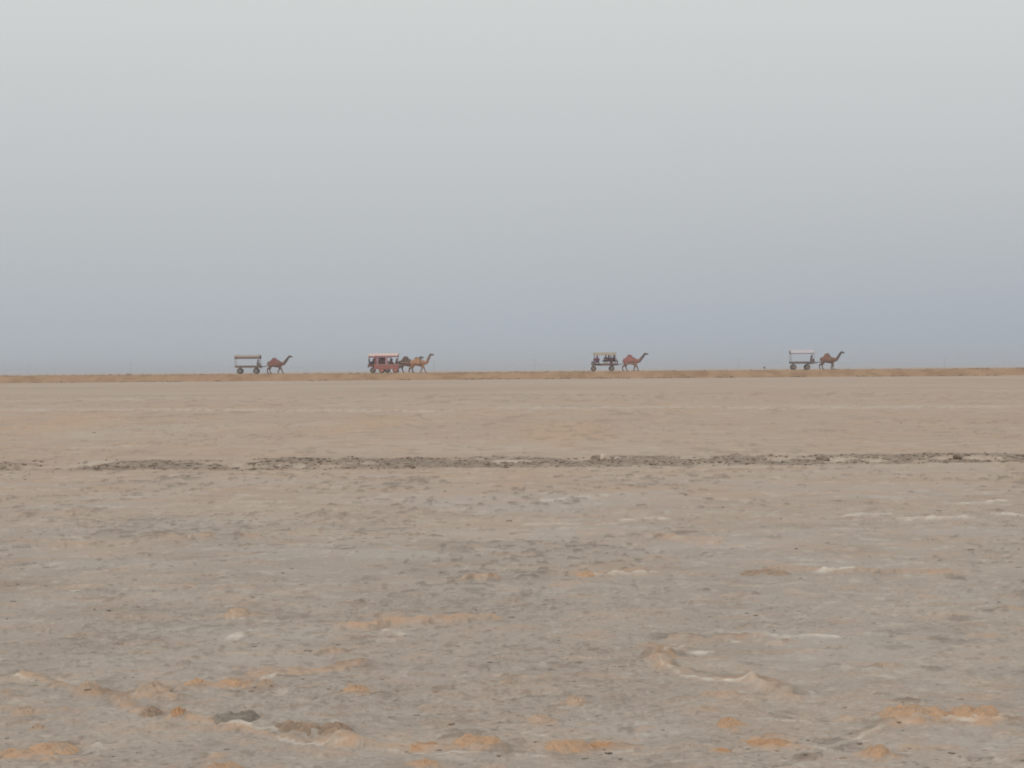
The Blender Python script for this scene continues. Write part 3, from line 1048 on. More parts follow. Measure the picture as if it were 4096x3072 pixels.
def fur_mat(name, body, dark):
    """coat: body colour, darker mane along the neck, legs darker towards the feet"""
    mt, nt, bs = new_mat(name)
    p = obj_pos(nt)
    c = mix(nt, rng(nt, noise(nt, 5.0, 5, 0.6, p), 0.35, 0.65), col(*[q * 0.86 for q in body], K), col(*[min(255, q * 1.08) for q in body], K))
    sp = nt.nodes.new('ShaderNodeSeparateXYZ')
    nt.links.new(p, sp.inputs[0])
    head = rng(nt, math_n(nt, 'ADD', sp.outputs['X'], math_n(nt, 'MULTIPLY', noise(nt, 6, 3, 0.6, p), 0.3)), 1.25, 1.75)
    c = mix(nt, math_n(nt, 'MULTIPLY', head, 0.85), c, col(*dark, K))
    leg = rng(nt, math_n(nt, 'ADD', sp.outputs['Z'], math_n(nt, 'MULTIPLY', noise(nt, 6, 3, 0.6, p), 0.2)), 1.0, 0.55)
    c = mix(nt, math_n(nt, 'MULTIPLY', leg, 0.6), c, col(*dark, K))
    nt.links.new(c, bs.inputs['Base Color'])
    bs.inputs['Roughness'].default_value = 0.9
    bs.inputs['Specular IOR Level'].default_value = 0.15
    bump(nt, bs, noise(nt, 60, 3, 0.6, p), 0.4, 0.01)
    return mt


RED_CLOTH = plain_mat('faded_red_cloth', (132, 86, 78), 0.9, 0.22, 6)
ROSE_CLOTH = plain_mat('rose_red_cloth', (152, 98, 92), 0.9, 0.2, 6)
BROWN_CLOTH = plain_mat('brown_cloth', (104, 82, 70), 0.9, 0.22, 6)
PALE_TRIM = plain_mat('pale_trim', (186, 156, 138), 0.9, 0.15, 10)
DARK_PAD = plain_mat('dark_saddle_pad', (66, 56, 54), 0.9, 0.25, 10)
ROPE = plain_mat('rope', (120, 104, 86), 0.9, 0.2, 30)


def camel(px, py, y, label, fur, cloth=None, cloth_z=1.05, cloth_x=(-0.62, 0.72), pad=True, rz=0.0, scale=1.0, **kw):
    me = camel_mesh(**kw)
    hx, hz = kw.get('head', (1.98, 2.22))
    hump = kw.get('hump', 0.5)
    p = at_depth(px, py, y)
    o = link('camel', me, fur)
    o.location = (p.x, y, Z_ROAD + 0.005)
    o.rotation_euler = (0, 0, rz)
    o.scale = (scale,) * 3
    tag(o, label, 'camel', 'camels pulling carts along the sand road')
    eb = MB()
    for s in (-1, 1):
        MB().ball((hx + 0.035, s * .105, hz + 0.045), .024, 8, 6).build('eye', EYE, o, True)
    if cloth:
        def pick(c):
            return cloth_x[0] + 0.03 * math.sin(c.z * 22) < c.x < cloth_x[1] and c.z > cloth_z + 0.05 * math.sin(c.x * 9) and abs(c.y) < 0.5
        cl = link('saddle_blanket', shell_from(me, pick, 0.035, 'saddle_blanket'), cloth, o)

        for sd in (-1, 1):
            def edge(c):
                return cloth_x[0] < c.x < cloth_x[1] and cloth_z - 0.02 < c.z < cloth_z + 0.09 and c.y * sd > 0.12
            link('blanket_border', shell_from(me, edge, 0.045, 'blanket_border'), PALE_TRIM, cl)
    if pad:
        q = MB()
        zt = 1.72 + hump * 0.93
        q.tube([(-0.42, 0, zt - 0.20), (-0.30, 0, zt - 0.03), (-0.16, 0, zt + 0.035), (-0.02, 0, zt - 0.03)], [(.05, .10), (.07, .15), (.07, .15), (.045, .10)], 12)
        q.build('saddle_pad', DARK_PAD, o, True)
        q = MB()
        q.tube([(0.42, 0, 1.76), (0.52, 0, 1.86), (0.60, 0, 1.78)], [(.05, .12), (.06, .16), (.05, .12)], 12)
        q.build('saddle_horn', DARK_PAD, o, True)

    def girth(c):
        return 0.33 < c.x < 0.43 and abs(c.y) < 0.6 and c.z > 0.75
    link('girth_strap', shell_from(me, girth, 0.05, 'girth_strap'), ROPE, o)

    def halter(c):
        return hx + 0.15 < c.x < hx + 0.21 and c.z > hz - 0.3
    link('halter', shell_from(me, halter, 0.012, 'halter'), ROPE, o)
    return o


# positions: centre of the trunk in the photograph, feet on the road
camel(1100, 1490, 310.5, 'camel in a dull red blanket pulling the leftmost cart, neck stretched low', fur_mat('brown_coat', (128, 98, 82), (88, 80, 78)), RED_CLOTH, 1.18,
      head=(2.05, 2.36), stride=(0.42, -0.16, 0.16, -0.26), hump=0.42)
camel(1626, 1484, 312.6, 'grey brown camel half hidden behind the tan camel beside the red carts', fur_mat('grey_brown_coat', (122, 100, 84), (98, 84, 76)), BROWN_CLOTH, 1.35,
      head=(2.02, 2.12), stride=(0.20, -0.25, -0.32, 0.28), hump=0.52, neck_dip=0.05)
camel(1671, 1484, 309.2, 'light tan camel with raised dark head pulling the red cart', fur_mat('tan_coat', (168, 128, 98), (104, 92, 86)), None,
      head=(1.86, 2.48), stride=(0.38, -0.14, -0.36, 0.12), hump=0.36)
camel(2522, 1478, 310.5, 'camel under a bright red blanket pulling the yellow roofed cart', fur_mat('red_brown_coat', (148, 112, 98), (84, 78, 80)), ROSE_CLOTH, 0.98, (-0.95, 0.95),
      head=(2.08, 2.36), stride=(0.36, -0.10, -0.30, 0.26), hump=0.5)
camel(3311, 1473, 311.0, 'brown camel without a blanket, tall hump, pulling the rightmost cart', fur_mat('chestnut_coat', (130, 98, 80), (78, 78, 82)), None, pad=False,
      head=(1.94, 2.36), stride=(0.06, -0.08, 0.05, -0.3), hump=0.55)

# ------------------------------------------------------------------ carts
WOOD = plain_mat('weathered_cart_wood', (112, 94, 84), 0.85, 0.3, 10, dust=0.4)
GREYWOOD = plain_mat('grey_cart_wood', (100, 92, 92), 0.85, 0.3, 10, dust=0.3)
TYRE = plain_mat('dusty_tyre', (84, 76, 70), 0.95, 0.2, 12, dust=0.4)
RIM_GREY = plain_mat('rim_grey', (128, 118, 110), 0.6, 0.2, 10, dust=0.4)
RIM_RED = plain_mat('rim_salmon', (186, 122, 104), 0.6, 0.12, 10)
IRON = plain_mat('painted_post', (120, 104, 100), 0.7, 0.2, 12)
PAINT_RED = plain_mat('faded_red_paint', (142, 88, 82), 0.75, 0.2, 6, dust=0.3)
MAT_CLOTH = plain_mat('floor_mattress', (122, 92, 88), 0.95, 0.25, 6)


def wheel(parent, x, y, r, rim_mat, side):
    """tyre lathed about the axle, with a dished rim"""
    n, w = 28, 0.22
    prof_ = [(-w / 2, r * .62), (-w / 2, r * .86), (-w * .42, r * .95), (-w * .22, r), (0, r * 1.0), (w * .22, r), (w * .42, r * .95), (w / 2, r * .86), (w / 2, r * .62)]
    vs, fs = [], []
    for i in range(n):
        th = 2 * math.pi * i / n
        tread = 0.985 if i % 2 else 1.0
        for (a, q) in prof_:
            q = q * (tread if q > r * .9 else 1)
            vs.append((x + q * math.cos(th), y + a, r + q * math.sin(th)))
    m_ = len(prof_)
    for i in range(n):
        for j in range(m_):
            a, b_ = i * m_, ((i + 1) % n) * m_
            fs.append((a + j, a + (j + 1) % m_, b_ + (j + 1) % m_, b_ + j))
    t = MB().add(vs, fs).build('wheel', TYRE, parent, True)
    q = MB()
    q.tube([(x, y - side * 0.03, r), (x, y + side * 0.055, r), (x, y + side * 0.085, r), (x, y + side * 0.06, r)], [r * .63, r * .63, r * .56, r * .40], 28)
    q.tube([(x, y + side * 0.05, r), (x, y + side * 0.13, r)], [r * .20, r * .15], 14)
    for k in range(5):
        a = 2 * math.pi * k / 5
        q.tube([(x + r * .29 * math.cos(a), y + side * 0.055, r + r * .29 * math.sin(a)), (x + r * .29 * math.cos(a), y + side * 0.085, r + r * .29 * math.sin(a))], 0.014, 6)
    q.build('rim', rim_mat, t)
    return t


def cart(x_rear_px, x_front_px, wheels_px, y, label, deck_top=1.05, roof=2.42, roof_px=None, wheel_r=0.40, wood=WOOD, rim=RIM_GREY, canopy=None, arch=0.25,
         fringe=None, fringe_depth=0.2, skirt=None, curtains=None, posts=None, mattress=MAT_CLOTH, shaft_to_px=None, shaft_z=1.2, half=0.92, valance_trim=None, bench=None):
    xr, xf = at_depth(x_rear_px, 1480, y).x, at_depth(x_front_px, 1480, y).x
    cx = (xr + xf) / 2
    root = empty('camel_cart', (cx, y, Z_ROAD + 0.003))
    tag(root, label, 'cart', 'canopied camel carts on the sand road')
    L = (xf - xr) / 2
    # deck of planks on a chassis
    npl = 9
    for i in range(npl):
        a, b_ = -half + 2 * half * i / npl, -half + 2 * half * (i + 1) / npl
        MB().box(-L, L - 0.01, a + 0.006, b_ - 0.006, deck_top - 0.05, deck_top - (0.002 if i % 2 else 0.0)).build('plank', wood, root)
    q = MB()
    for s in (-1, 1):
        q.box(-L + .04, L - .04, s * 0.55 - .04, s * 0.55 + .04, deck_top - 0.20, deck_top - 0.053)
    for xx in (-L + .2, 0, L - .2):
        q.box(xx - .04, xx + .04, -half + .02, half - .02, deck_top - 0.13, deck_top - 0.054)
    q.build('chassis', wood, root)
    for s in (-1, 1):
        MB().box(-L - .02, L + .02, s * (half + .024) - .02, s * (half + .024) + .02, deck_top - 0.14, deck_top + 0.10).build('side_board', wood, root)
    # wheels and axles
    for k, wp in enumerate(wheels_px):
        wx = at_depth(wp, 1480, y).x - cx
        aw = 0.62 if skirt is None else 0.74
        MB().tube([(wx, -aw, wheel_r), (wx, aw, wheel_r)], 0.045, 10).build('axle', IRON, root, True)
        for s in (-1, 1):
            q = MB()
            q.box(wx - .25, wx + .25, s * 0.55 - .03, s * 0.55 + .03, wheel_r + 0.046, wheel_r + 0.10)
            q.box(wx - .05, wx + .05, s * 0.55 - .05, s * 0.55 + .05, wheel_r + 0.10, deck_top - 0.203)
            q.build('leaf_spring', IRON, root)
        for s in (-1, 1):
            wheel(root, wx, s * (aw + 0.11), wheel_r, rim, s)
    # two shafts and a yoke bar
    if shaft_to_px:
        sx = at_depth(shaft_to_px, 1480, y).x - cx
        for s in (-1, 1):
            MB().tube([(L - 0.8, s * 0.50, deck_top - 0.25), (L + 0.15, s * 0.50, deck_top - 0.12), (L + 0.5 * (sx - L), s * 0.50, shaft_z - 0.05), (sx, s * 0.47, shaft_z)], [.045, .045, .04, .03], 8).build('shaft', wood, root, True)
        MB().tube([(L + 0.30, -0.56, deck_top - 0.02), (L + 0.30, 0.56, deck_top - 0.02)], .03, 8).build('shaft_crossbar', wood, root, True)
    # posts, canopy
    if roof_px:
        r0, r1 = at_depth(roof_px[0], 1480, y).x - cx, at_depth(roof_px[1], 1480, y).x - cx
    else:
        r0, r1 = -L, L
    np_ = posts or 2
    for k in range(np_):
        xx = r0 + .06 + (r1 - r0 - .12) * k / (np_ - 1)
        for s in (-1, 1):
            MB().tube([(xx, s * (half - .04), deck_top - .02), (xx, s * (half - .04), roof + 0.0)], .028, 8).build('post', IRON, root, True)
    q = MB()
    for s in (-1, 1):
        q.tube([(r0, s * (half - .04), roof + .028), (r1, s * (half - .04), roof + .028)], .032, 8)
    for k in range(3):
        xx = r0 + .03 + (r1 - r0 - .06) * k / 2
        q.tube([(xx, -half + .04, roof + .028), (xx, 0, roof + arch + .0), (xx, half - .04, roof + .028)], .026, 8)
    q.build('roof_frame', IRON, root, True)
    nx, ny = 18, 12
    vs, fs = [], []
    for t_ in (0, 1):
        for i in range(nx + 1):
            u = i / nx
            for j in range(ny + 1):
                v = -1 + 2 * j / ny
                sag = -0.025 * abs(math.sin(u * math.pi * 2)) + 0.012 * math.sin(u * 23 + v * 3)
                z = roof + 0.062 + arch * (1 - abs(v) ** 2.2) + sag - 0.014 * t_
                vs.append((r0 - .03 + (r1 - r0 + .06) * u, v * (half + .03), z))
    off = (nx + 1) * (ny + 1)
    for i in range(nx):
        for j in range(ny):
            a = i * (ny + 1) + j
            fs.append((a, a + ny + 1, a + ny + 2, a + 1))
            fs.append((off + a, off + a + 1, off + a + ny + 2, off + a + ny + 1))
    rimv = [i * (ny + 1) for i in range(nx + 1)] + [nx * (ny + 1) + j for j in range(1, ny + 1)] + [i * (ny + 1) + ny for i in range(nx - 1, -1, -1)] + [j for j in range(ny - 1, 0, -1)]
    for a, b_ in zip(rimv, rimv[1:] + rimv[:1]):
        fs.append((a, off + a, off + b_, b_))
    MB().add(vs, fs).build('canopy', canopy, root, True)
    if fringe:
        n = 40
        for s in (-1, 1):
            vs, fs = [], []
            for i in range(n + 1):
                xx = r0 - .02 + (r1 - r0 + .04) * i / n
                yy = s * (half + .042 + 0.012 * math.sin(i * 1.9))
                dz = fringe_depth * (0.80 + 0.22 * abs(math.sin(i * math.pi / 4)))
                for (t_, z) in ((0, roof + .065), (0, roof + .065 - dz), (1, roof + .065 - dz), (1, roof + .065)):
                    vs.append((xx, yy + s * 0.01 * t_, z))
            for i in range(n):
                for j in range(4):
                    fs.append((i * 4 + j, i * 4 + 4 + j, i * 4 + 4 + (j + 1) % 4, i * 4 + (j + 1) % 4))
            fr = MB().add(vs, fs).build('valance', fringe, root)
            if valance_trim:
                q = MB()
                for i in range(n // 2):
                    xx = r0 + (r1 - r0) * (i + .5) / (n / 2)
                    q.tube([(xx, s * (half + .07), roof + .07 - fringe_depth), (xx, s * (half + .07), roof + .01 - fringe_depth)], [.012, .022], 6)
                q.build('tassels', valance_trim, fr)
    if skirt:
        n = 60
        for s in (-1, 1):
            vs, fs = [], []
            for i in range(n + 1):
                xx = -L - .02 + (2 * L + .04) * i / n
                for (t_, z, k_) in ((0, deck_top + .10, 0), (0, 0.50, 1), (1, 0.50, 1), (1, deck_top + .10, 0)):
                    vs.append((xx, s * (half + .055 + 0.02 * k_ * math.sin(i * 0.9) + 0.01 * t_), z + (0.03 * math.sin(i * .35) if k_ else 0)))
            for i in range(n):
                for j in range(4):
                    fs.append((i * 4 + j, i * 4 + 4 + j, i * 4 + 4 + (j + 1) % 4, i * 4 + (j + 1) % 4))
            sk = MB().add(vs, fs).build('side_cloth', skirt, root)
            MB().box(-L, L, s * (half + .072) - .008, s * (half + .072) + .008, deck_top + .05, deck_top + .095).build('cloth_border', PALE_TRIM, sk)
    for (u0, u1, s, cm) in (curtains or []):
        n = 14
        vs, fs = [], []
        for i in range(n + 1):
            xx = r0 + (r1 - r0) * (u0 + (u1 - u0) * i / n)
            for (t_, z) in ((0, roof + .02), (0, deck_top + .12), (1, deck_top + .12), (1, roof + .02)):
                vs.append((xx, s * (half + .01 + .018 * math.sin(i * 1.5)) + 0.008 * t_, z))
        for i in range(n):
            for j in range(4):
                fs.append((i * 4 + j, i * 4 + 4 + j, i * 4 + 4 + (j + 1) % 4, i * 4 + (j + 1) % 4))
        MB().add(vs, fs).build('curtain', cm, root)
    if mattress:
        q = MB()
        nx, ny = 16, 8
        vs, fs = [], []
        for i in range(nx + 1):
            for j in range(ny + 1):
                e = min(i, nx - i, j, ny - j)
                vs.append((-L + .05 + (2 * L - .12) * i / nx, -half + .03 + (2 * half - .06) * j / ny, deck_top + 0.003 + (0.055 if e else 0.0) + (0.006 * math.sin(i * 2.1 + j) if e else 0)))
        for i in range(nx):
            for j in range(ny):
                a = i * (ny + 1) + j
                fs.append((a, a + ny + 1, a + ny + 2, a + 1))
        q.add(vs, fs).build('floor_mat', mattress, root, True)
    if bench:
        for (u0, u1) in bench:
            q = MB()
            q.box(-L + 2 * L * u0, -L + 2 * L * u1, -half + .12, half - .12, deck_top + .30, deck_top + .345)
            for uu in (u0 + .02, u1 - .02):
                for s in (-1, 1):
                    q.box(-L + 2 * L * uu - .025, -L + 2 * L * uu + .025, s * (half - .16) - .025, s * (half - .16) + .025, deck_top + .06, deck_top + .30)
            q.build('bench', wood, root)
    return root, cx, deck_top


DUN = plain_mat('dun_canopy', (158, 146, 136), 0.9, 0.1, 3)
DUN_FR = plain_mat('dun_valance', (122, 104, 98), 0.9, 0.3, 6)
PINK_ROOF = plain_mat('pale_pink_canopy', (204, 180, 172), 0.9, 0.08, 3)
PINK_FR = plain_mat('rose_valance', (150, 112, 116), 0.9, 0.25, 6)
LILAC = plain_mat('lilac_curtain', (176, 146, 156), 0.9, 0.2, 5)
REDCUR = plain_mat('red_curtain', (140, 88, 86), 0.9, 0.25, 5)
YEL = plain_mat('yellow_canopy', (160, 146, 126), 0.9, 0.1, 3)
CREAM = plain_mat('cream_valance', (176, 165, 150), 0.9, 0.1, 5)
LAV = plain_mat('pale_lavender_canopy', (186, 178, 184), 0.9, 0.06, 3)
LAVFR = plain_mat('thin_mauve_valance', (120, 104, 112), 0.9, 0.2, 6)

cart(943, 1044, (961, 1026), 310.5, 'empty brown camel cart with a dun canopy, leftmost of the carts', 1.06, 2.30, (941, 1042), 0.40, WOOD, RIM_GREY, DUN, 0.28, DUN_FR, 0.30,
     shaft_to_px=1128, shaft_z=1.25, posts=2)
cart(1476, 1570, (1492, 1550), 313.2, 'camel cart with a rose valance and lilac curtains, behind the red cart', 1.06, 2.28, (1476, 1566), 0.38, PAINT_RED, RIM_GREY, PINK_ROOF, 0.34, PINK_FR, 0.24,
     skirt=None, curtains=[(0.34, 0.44, -1, LILAC), (0.76, 0.86, -1, LILAC), (0.2, 0.8, 1, REDCUR)], posts=3, shaft_to_px=1640, shaft_z=1.25)
cart(1498, 1596, (1528, 1583), 309.2, 'red camel cart draped in red cloth with salmon wheel hubs under a pale pink roof', 1.08, 2.30, (1500, 1594), 0.40, PAINT_RED, RIM_RED, PINK_ROOF, 0.36, PINK_FR, 0.20,
     skirt=ROSE_CLOTH, curtains=[(0.0, 0.08, -1, REDCUR), (0.46, 0.56, -1, LILAC)], posts=3, shaft_to_px=1700, shaft_z=1.2)
cart(2366, 2466, (2374, 2446), 310.5, 'camel cart full of people under a yellow roof with cream valance', 0.98, 2.36, (2376, 2463), 0.37, WOOD, RIM_GREY, YEL, 0.20, CREAM, 0.22, bench=[(0.50, 0.64), (0.82, 0.97)],
     shaft_to_px=2548, shaft_z=1.2, posts=2)
cart(3160, 3256, (3173, 3228), 311.0, 'grey camel cart with only its driver under a pale lavender roof, rightmost', 1.04, 2.22, (3161, 3255), 0.37, GREYWOOD, RIM_GREY, LAV, 0.50, LAVFR, 0.09,
     shaft_to_px=3335, shaft_z=1.2, posts=2, mattress=None)

# ------------------------------------------------------------------ people
SKIN = plain_mat('brown_skin', (112, 82, 68), 0.6, 0.1, 20)
HAIR = plain_mat('black_hair', (36, 30, 30), 0.7, 0.2, 30)
CLOTHS = {}


def cloth(rgb):
    if rgb not in CLOTHS:
        CLOTHS[rgb] = plain_mat('cloth_%d' % len(CLOTHS), rgb, 0.92, 0.2, 9)
    return CLOTHS[rgb]


def hand(b, wrist, d, side):
    """palm with four fingers of different length and a thumb, slightly curled"""
    d = d.normalized()
    s = d.cross(Vector((0, 0, 1)))
    s = (s if s.length > 1e-3 else Vector((0, 1, 0))).normalized()
    dn = s.cross(d).normalized()
    if dn.z > 0:
        dn = -dn
    b.tube([wrist - d * .02, wrist + d * .035, wrist + d * .085], [(.019, .026), (.018, .040), (.015, .040)], 10)
    for k, (o_, l) in enumerate(((-.031, .062), (-.011, .072), (.011, .068), (.031, .052))):
        r = wrist + d * .078 + s * o_
        b.tube([r, r + d * l * .5 + dn * .006, r + d * l * .85 + dn * .026, r + d * l * .92 + dn * .045], [.0105, .0100, .0090, .0070], 7)
    r = wrist + d * .02 + s * side * .03
    b.tube([r, r + d * .03 + s * side * .028, r + d * .068 + s * side * .034 + dn * .012], [.013, .011, .009], 7)


def person(x, y, z, face, label, pose='hang', top=(110, 80, 78), bottom=(90, 76, 76), head='hair', head_rgb=(60, 50, 48), lean=0.05, wide=1.0, arms='lap', scale=1.0, turn=0.0):
    """seated figure; origin under the pelvis on the seat, facing +x before the turn 'face'"""
    b = MB()
    seg = []

    def limb(kind, pts, rad, n=10):
        pts = [Vector(p_) for p_ in pts]
        b.tube(pts, rad, n)
        rr = [max(q) if isinstance(q, tuple) else q for q in rad]
        for i in range(len(pts) - 1):
            seg.append((kind, pts[i], pts[i + 1], (rr[i] + rr[i + 1]) / 2))
    L = lean
    limb('torso', [(0, 0, .02), (0, 0, .12), (L * .35, 0, .25), (L * .75, 0, .40), (L, 0, .51), (L + .01, 0, .565)],
         [(.10, .14), (.125, .17), (.105, .145), (.12, .175), (.10, .18), (.055, .09)], 16)
    limb('neck', [(L, 0, .52), (L + .015, 0, .60), (L + .03, 0, .66)], [.06, .055, .055])
    hx, hz = L + .045, .715
    limb('head', [(hx - .02, 0, hz - .10), (hx, 0, hz - .04), (hx - .012, 0, hz + .03), (hx - .02, 0, hz + .085), (hx - .02, 0, hz + .115)],
         [(.065, .05), (.088, .070), (.100, .078), (.080, .064), (.035, .03)], 16)
    b.tube([(hx + .088, 0, hz + .005), (hx + .100, 0, hz - .015), (hx + .108, 0, hz - .03), (hx + .085, 0, hz - .038)], [.008, .011, .015, .010], 8)
    b.tube([(hx + .072, -.025, hz - .068), (hx + .082, 0, hz - .066), (hx + .072, .025, hz - .068)], [.006, .010, .006], 8)
    for s in (-1, 1):
        b.ball((hx - .01, s * .078, hz - .01), (.018, .010, .030), 8, 6)
        if pose == 'hang':
            pts = [(0.02, s * .09, .10), (.24, s * .11 * wide, .12), (.44, s * .12 * wide, .10), (.46, s * .12 * wide, -.10), (.45, s * .12 * wide, -.32)]
            foot = [(.43, s * .12 * wide, -.35), (.52, s * .125 * wide, -.365), (.62, s * .13 * wide, -.375)]
        elif pose == 'cross':
            pts = [(0.02, s * .09, .09), (.20, s * .22, .10), (.34, s * .33, .09), (.26, s * .12, .06), (.16, -s * .10, .045)]
            foot = [(.16, -s * .10, .045), (.14, -s * .17, .035), (.13, -s * .23, .03)]
        else:                                    # knees drawn up
            pts = [(0.02, s * .09, .09), (.20, s * .11, .24), (.36, s * .12, .38), (.36, s * .12, .22), (.35, s * .12, .07)]
            foot = [(.34, s * .12, .05), (.43, s * .125, .035), (.53, s * .13, .03)]
        limb('leg', pts, [.088, .080, .058, .054, .036])
        limb('foot', foot, [(.036, .036), (.030, .040), (.018, .034)])
        sh = Vector((L, s * .185, .505))
        if arms == 'lap':
            el, wr = Vector((L + .05, s * .26, .27)), Vector((.27, s * .16, .17))
        elif arms == 'reins':
            el, wr = Vector((L + .10, s * .25, .30)), Vector((.34, s * .10, .34))
        elif arms == 'brace':
            el, wr = Vector((-.08, s * .27, .28)), Vector((-.14 if s > 0 else .24, s * .26, .09 if s > 0 else .17))
        else:                                    # one arm out
            el, wr = (Vector((L + .16, s * .28, .40)), Vector((.42, s * .25, .44))) if s > 0 else (Vector((L + .05, s * .26, .27)), Vector((.27, s * .16, .17)))
        limb('arm', [Vector((L, s * .12, .50)), sh, el, wr], [.062, .058, .044, .029])
        hand(b, wr, wr - el, -s)
        seg.append(('hand', wr + (wr - el).normalized() * .03, wr + (wr - el).normalized() * .16, .02))
    me = merge_remesh(b, 0.0125, 1, 0.5)

    def near(c):
        best, kind = 9e9, None
        for k_, a, b_, r in seg:
            t = max(0, min(1, (c - a).dot(b_ - a) / (b_ - a).length_squared))
            d = (c - a - (b_ - a) * t).length - r
            if d < best:
                best, kind = d, k_
        return kind
    kinds = {}

    def kd(c):
        key = (round(c.x, 4), round(c.y, 4), round(c.z, 4))
        if key not in kinds:
            kinds[key] = near(c)
        return kinds[key]
    o = link('person', me, SKIN)
    tag(o, label, 'person', 'people riding on the camel carts')
    o.location = (x, y, z)
    o.rotation_euler = (0, 0, face)
    o.scale = (scale,) * 3
    link('shirt', shell_from(me, lambda c: kd(c) in ('torso', 'arm') and c.z > .10, .022, 'shirt'), cloth(top), o)
    link('trousers', shell_from(me, lambda c: kd(c) == 'leg' or (kd(c) == 'torso' and c.z <= .14), .016, 'trousers'), cloth(bottom), o)
    for s in (-1, 1):
        MB().ball((hx + .082, s * .033, hz + .012), (.008, .014, .009), 8, 6).build('eye', EYE, o, True)
    if head == 'hair':
        link('hair', shell_from(me, lambda c: kd(c) == 'head' and (c.z > hz + .055 or (c.x < hx - .005 and c.z > hz - .05)), .014, 'hair'), HAIR, o)
    elif head == 'turban':
        q = MB()
        for k in range(3):
            pts = [(hx - .015 + .092 * math.cos(a) * (1 - .12 * k), .088 * math.sin(a) * (1 - .12 * k), hz + .055 + .03 * k + .012 * math.sin(a * 1 + k * 2)) for a in [2 * math.pi * i / 16 for i in range(17)]]
            q.tube(pts, .030, 8)
        q.ball((hx - .015, 0, hz + .09), (.085, .075, .055), 12, 6)
        q.build('turban', cloth(head_rgb), o, True)
    else:
        link('head_scarf', shell_from(me, lambda c: (kd(c) in ('head', 'neck') and not (c.x > hx + .045 and hz - .1 < c.z < hz + .065)) or (kd(c) == 'torso' and c.z > .47), .034, 'head_scarf'), cloth(head_rgb), o)
    return o


PI = math.pi


def seat(px, y):
    return at_depth(px, 1480, y).x


def zdeck(d, extra=0.06):
    return Z_ROAD + 0.003 + d + extra


# leftmost cart: one driver on the front edge
person(seat(1032, 310.5), 310.1, zdeck(1.06), 0.0, 'driver in grey shirt on the front of the leftmost empty cart', 'hang', (108, 96, 98), (112, 92, 86), 'turban', (96, 86, 88), 0.02, arms='reins')
# the cart behind the red one
person(seat(1488, 313.2), 312.5, zdeck(1.06), PI, 'person in black leaning out over the tail of the rose valance cart', 'hang', (62, 54, 60), (58, 50, 54), 'hair', lean=0.34, arms='brace')
person(seat(1494, 313.2), 313.4, zdeck(1.06), -PI / 2, 'person in dark mauve sitting upright at the tail of the rose valance cart', 'knees', (76, 58, 66), (66, 54, 58), 'scarf', (84, 62, 74), 0.05)
person(seat(1500, 313.2), 312.40, zdeck(1.06), -PI / 2, 'person in dark clothes with legs over the side of the rose valance cart', 'hang', (74, 62, 68), (64, 50, 52), 'hair', lean=0.03)
person(seat(1561, 313.2), 312.9, zdeck(1.06), 0.0, 'driver in dark brown on the front of the rose valance cart', 'hang', (96, 62, 54), (88, 62, 54), 'turban', (96, 70, 62), 0.05, arms='reins')
# the red cart
person(seat(1532, 309.2), 309.2, zdeck(1.08), -PI / 2, 'person in brown shirt seated midway on the red cart', 'cross', (104, 72, 66), (96, 70, 66), 'hair', lean=0.05)
person(seat(1547, 309.2), 309.6, zdeck(1.08), -PI / 2, 'person in faded red clothes seated midway on the red cart', 'cross', (128, 76, 72), (112, 76, 70), 'scarf', (134, 84, 80), 0.05)
person(seat(1567, 309.2), 308.9, zdeck(1.08), 0.3, 'passenger in dark maroon behind the driver of the red cart', 'cross', (94, 60, 54), (90, 62, 56), 'hair', lean=0.02)
person(seat(1585, 309.2), 309.0, zdeck(1.08), 0.0, 'driver in dark brown with black hair on the front of the red cart', 'knees', (90, 58, 52), (88, 60, 54), 'hair', lean=0.05, arms='reins')
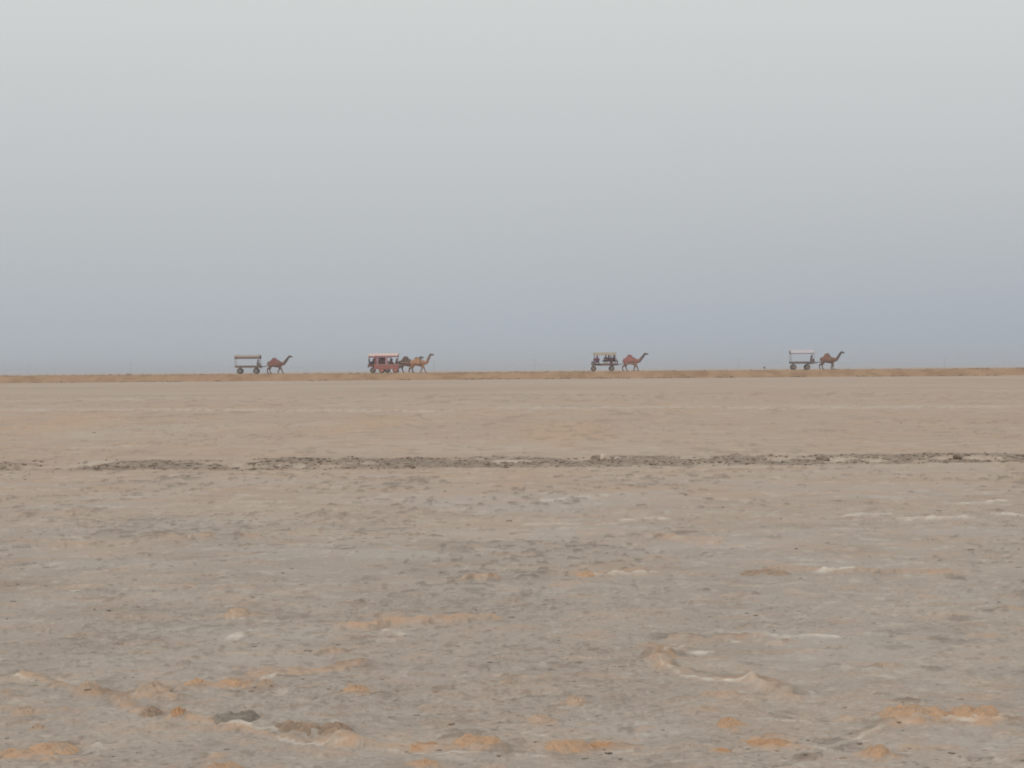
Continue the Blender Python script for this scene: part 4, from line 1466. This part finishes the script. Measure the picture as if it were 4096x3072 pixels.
# the yellow roofed cart
person(seat(2388, 310.5), 309.70, zdeck(0.98, 0.22), -PI / 2, 'person in magenta scarf with legs hanging from the yellow roofed cart', 'hang', (112, 68, 82), (82, 58, 66), 'scarf', (128, 84, 98), 0.02, 1.4, scale=1.15)
person(seat(2377, 310.5), 310.9, zdeck(0.98), PI, 'person in grey at the tail of the yellow roofed cart', 'knees', (104, 92, 98), (92, 84, 86), 'hair', lean=0.0, scale=0.85)
person(seat(2424, 310.5), 310.3, zdeck(0.98, 0.35), -PI / 2 - 0.5, 'person in grey mauve shirt sitting midway under the yellow roof', 'cross', (112, 94, 94), (84, 66, 64), 'hair', lean=0.0, scale=1.1)
person(seat(2443, 310.5), 309.70, zdeck(0.98, 0.22), -PI / 2, 'person in maroon with legs hanging, near the front of the yellow roofed cart', 'hang', (92, 60, 58), (104, 72, 70), 'hair', lean=0.05, wide=1.3, scale=1.1)
person(seat(2455, 310.5), 310.6, zdeck(0.98, 0.35), 0.0, 'driver in dark maroon on the front of the yellow roofed cart', 'hang', (84, 60, 64), (92, 78, 70), 'turban', (80, 66, 70), 0.02, wide=1.3, arms='reins', scale=1.12)
person(seat(2434, 310.5), 310.9, zdeck(0.98, 0.35), 0.3, 'person in dark brown on the far bench of the yellow roofed cart', 'hang', (88, 66, 62), (84, 68, 64), 'hair', lean=0.05, wide=1.2, scale=1.08)
# rightmost cart
person(seat(3243, 311.0), 310.7, zdeck(1.04, 0.005), 0.0, 'driver in mauve shawl on the front of the rightmost cart', 'knees', (124, 104, 106), (114, 98, 100), 'scarf', (108, 88, 92), 0.05, wide=1.3, scale=1.12)

# ------------------------------------------------------------------ dusty air
hz_ = MB().box(-9300, 9300, -9300, 9300, -1.6, 8.6)
o = hz_.build('haze', None)
hm = bpy.data.materials.new('dusty_air')
hm.use_nodes = True
hm.node_tree.nodes.clear()
pv = hm.node_tree.nodes.new('ShaderNodeVolumePrincipled')
pv.inputs['Density'].default_value = HAZE_DENSITY
pv.inputs['Color'].default_value = HAZE_COLOR
ho = hm.node_tree.nodes.new('ShaderNodeOutputMaterial')
hm.node_tree.links.new(pv.outputs[0], ho.inputs['Volume'])
o.data.materials.append(hm)
tag(o, 'thin dusty haze in the air over the flat', kind='stuff')
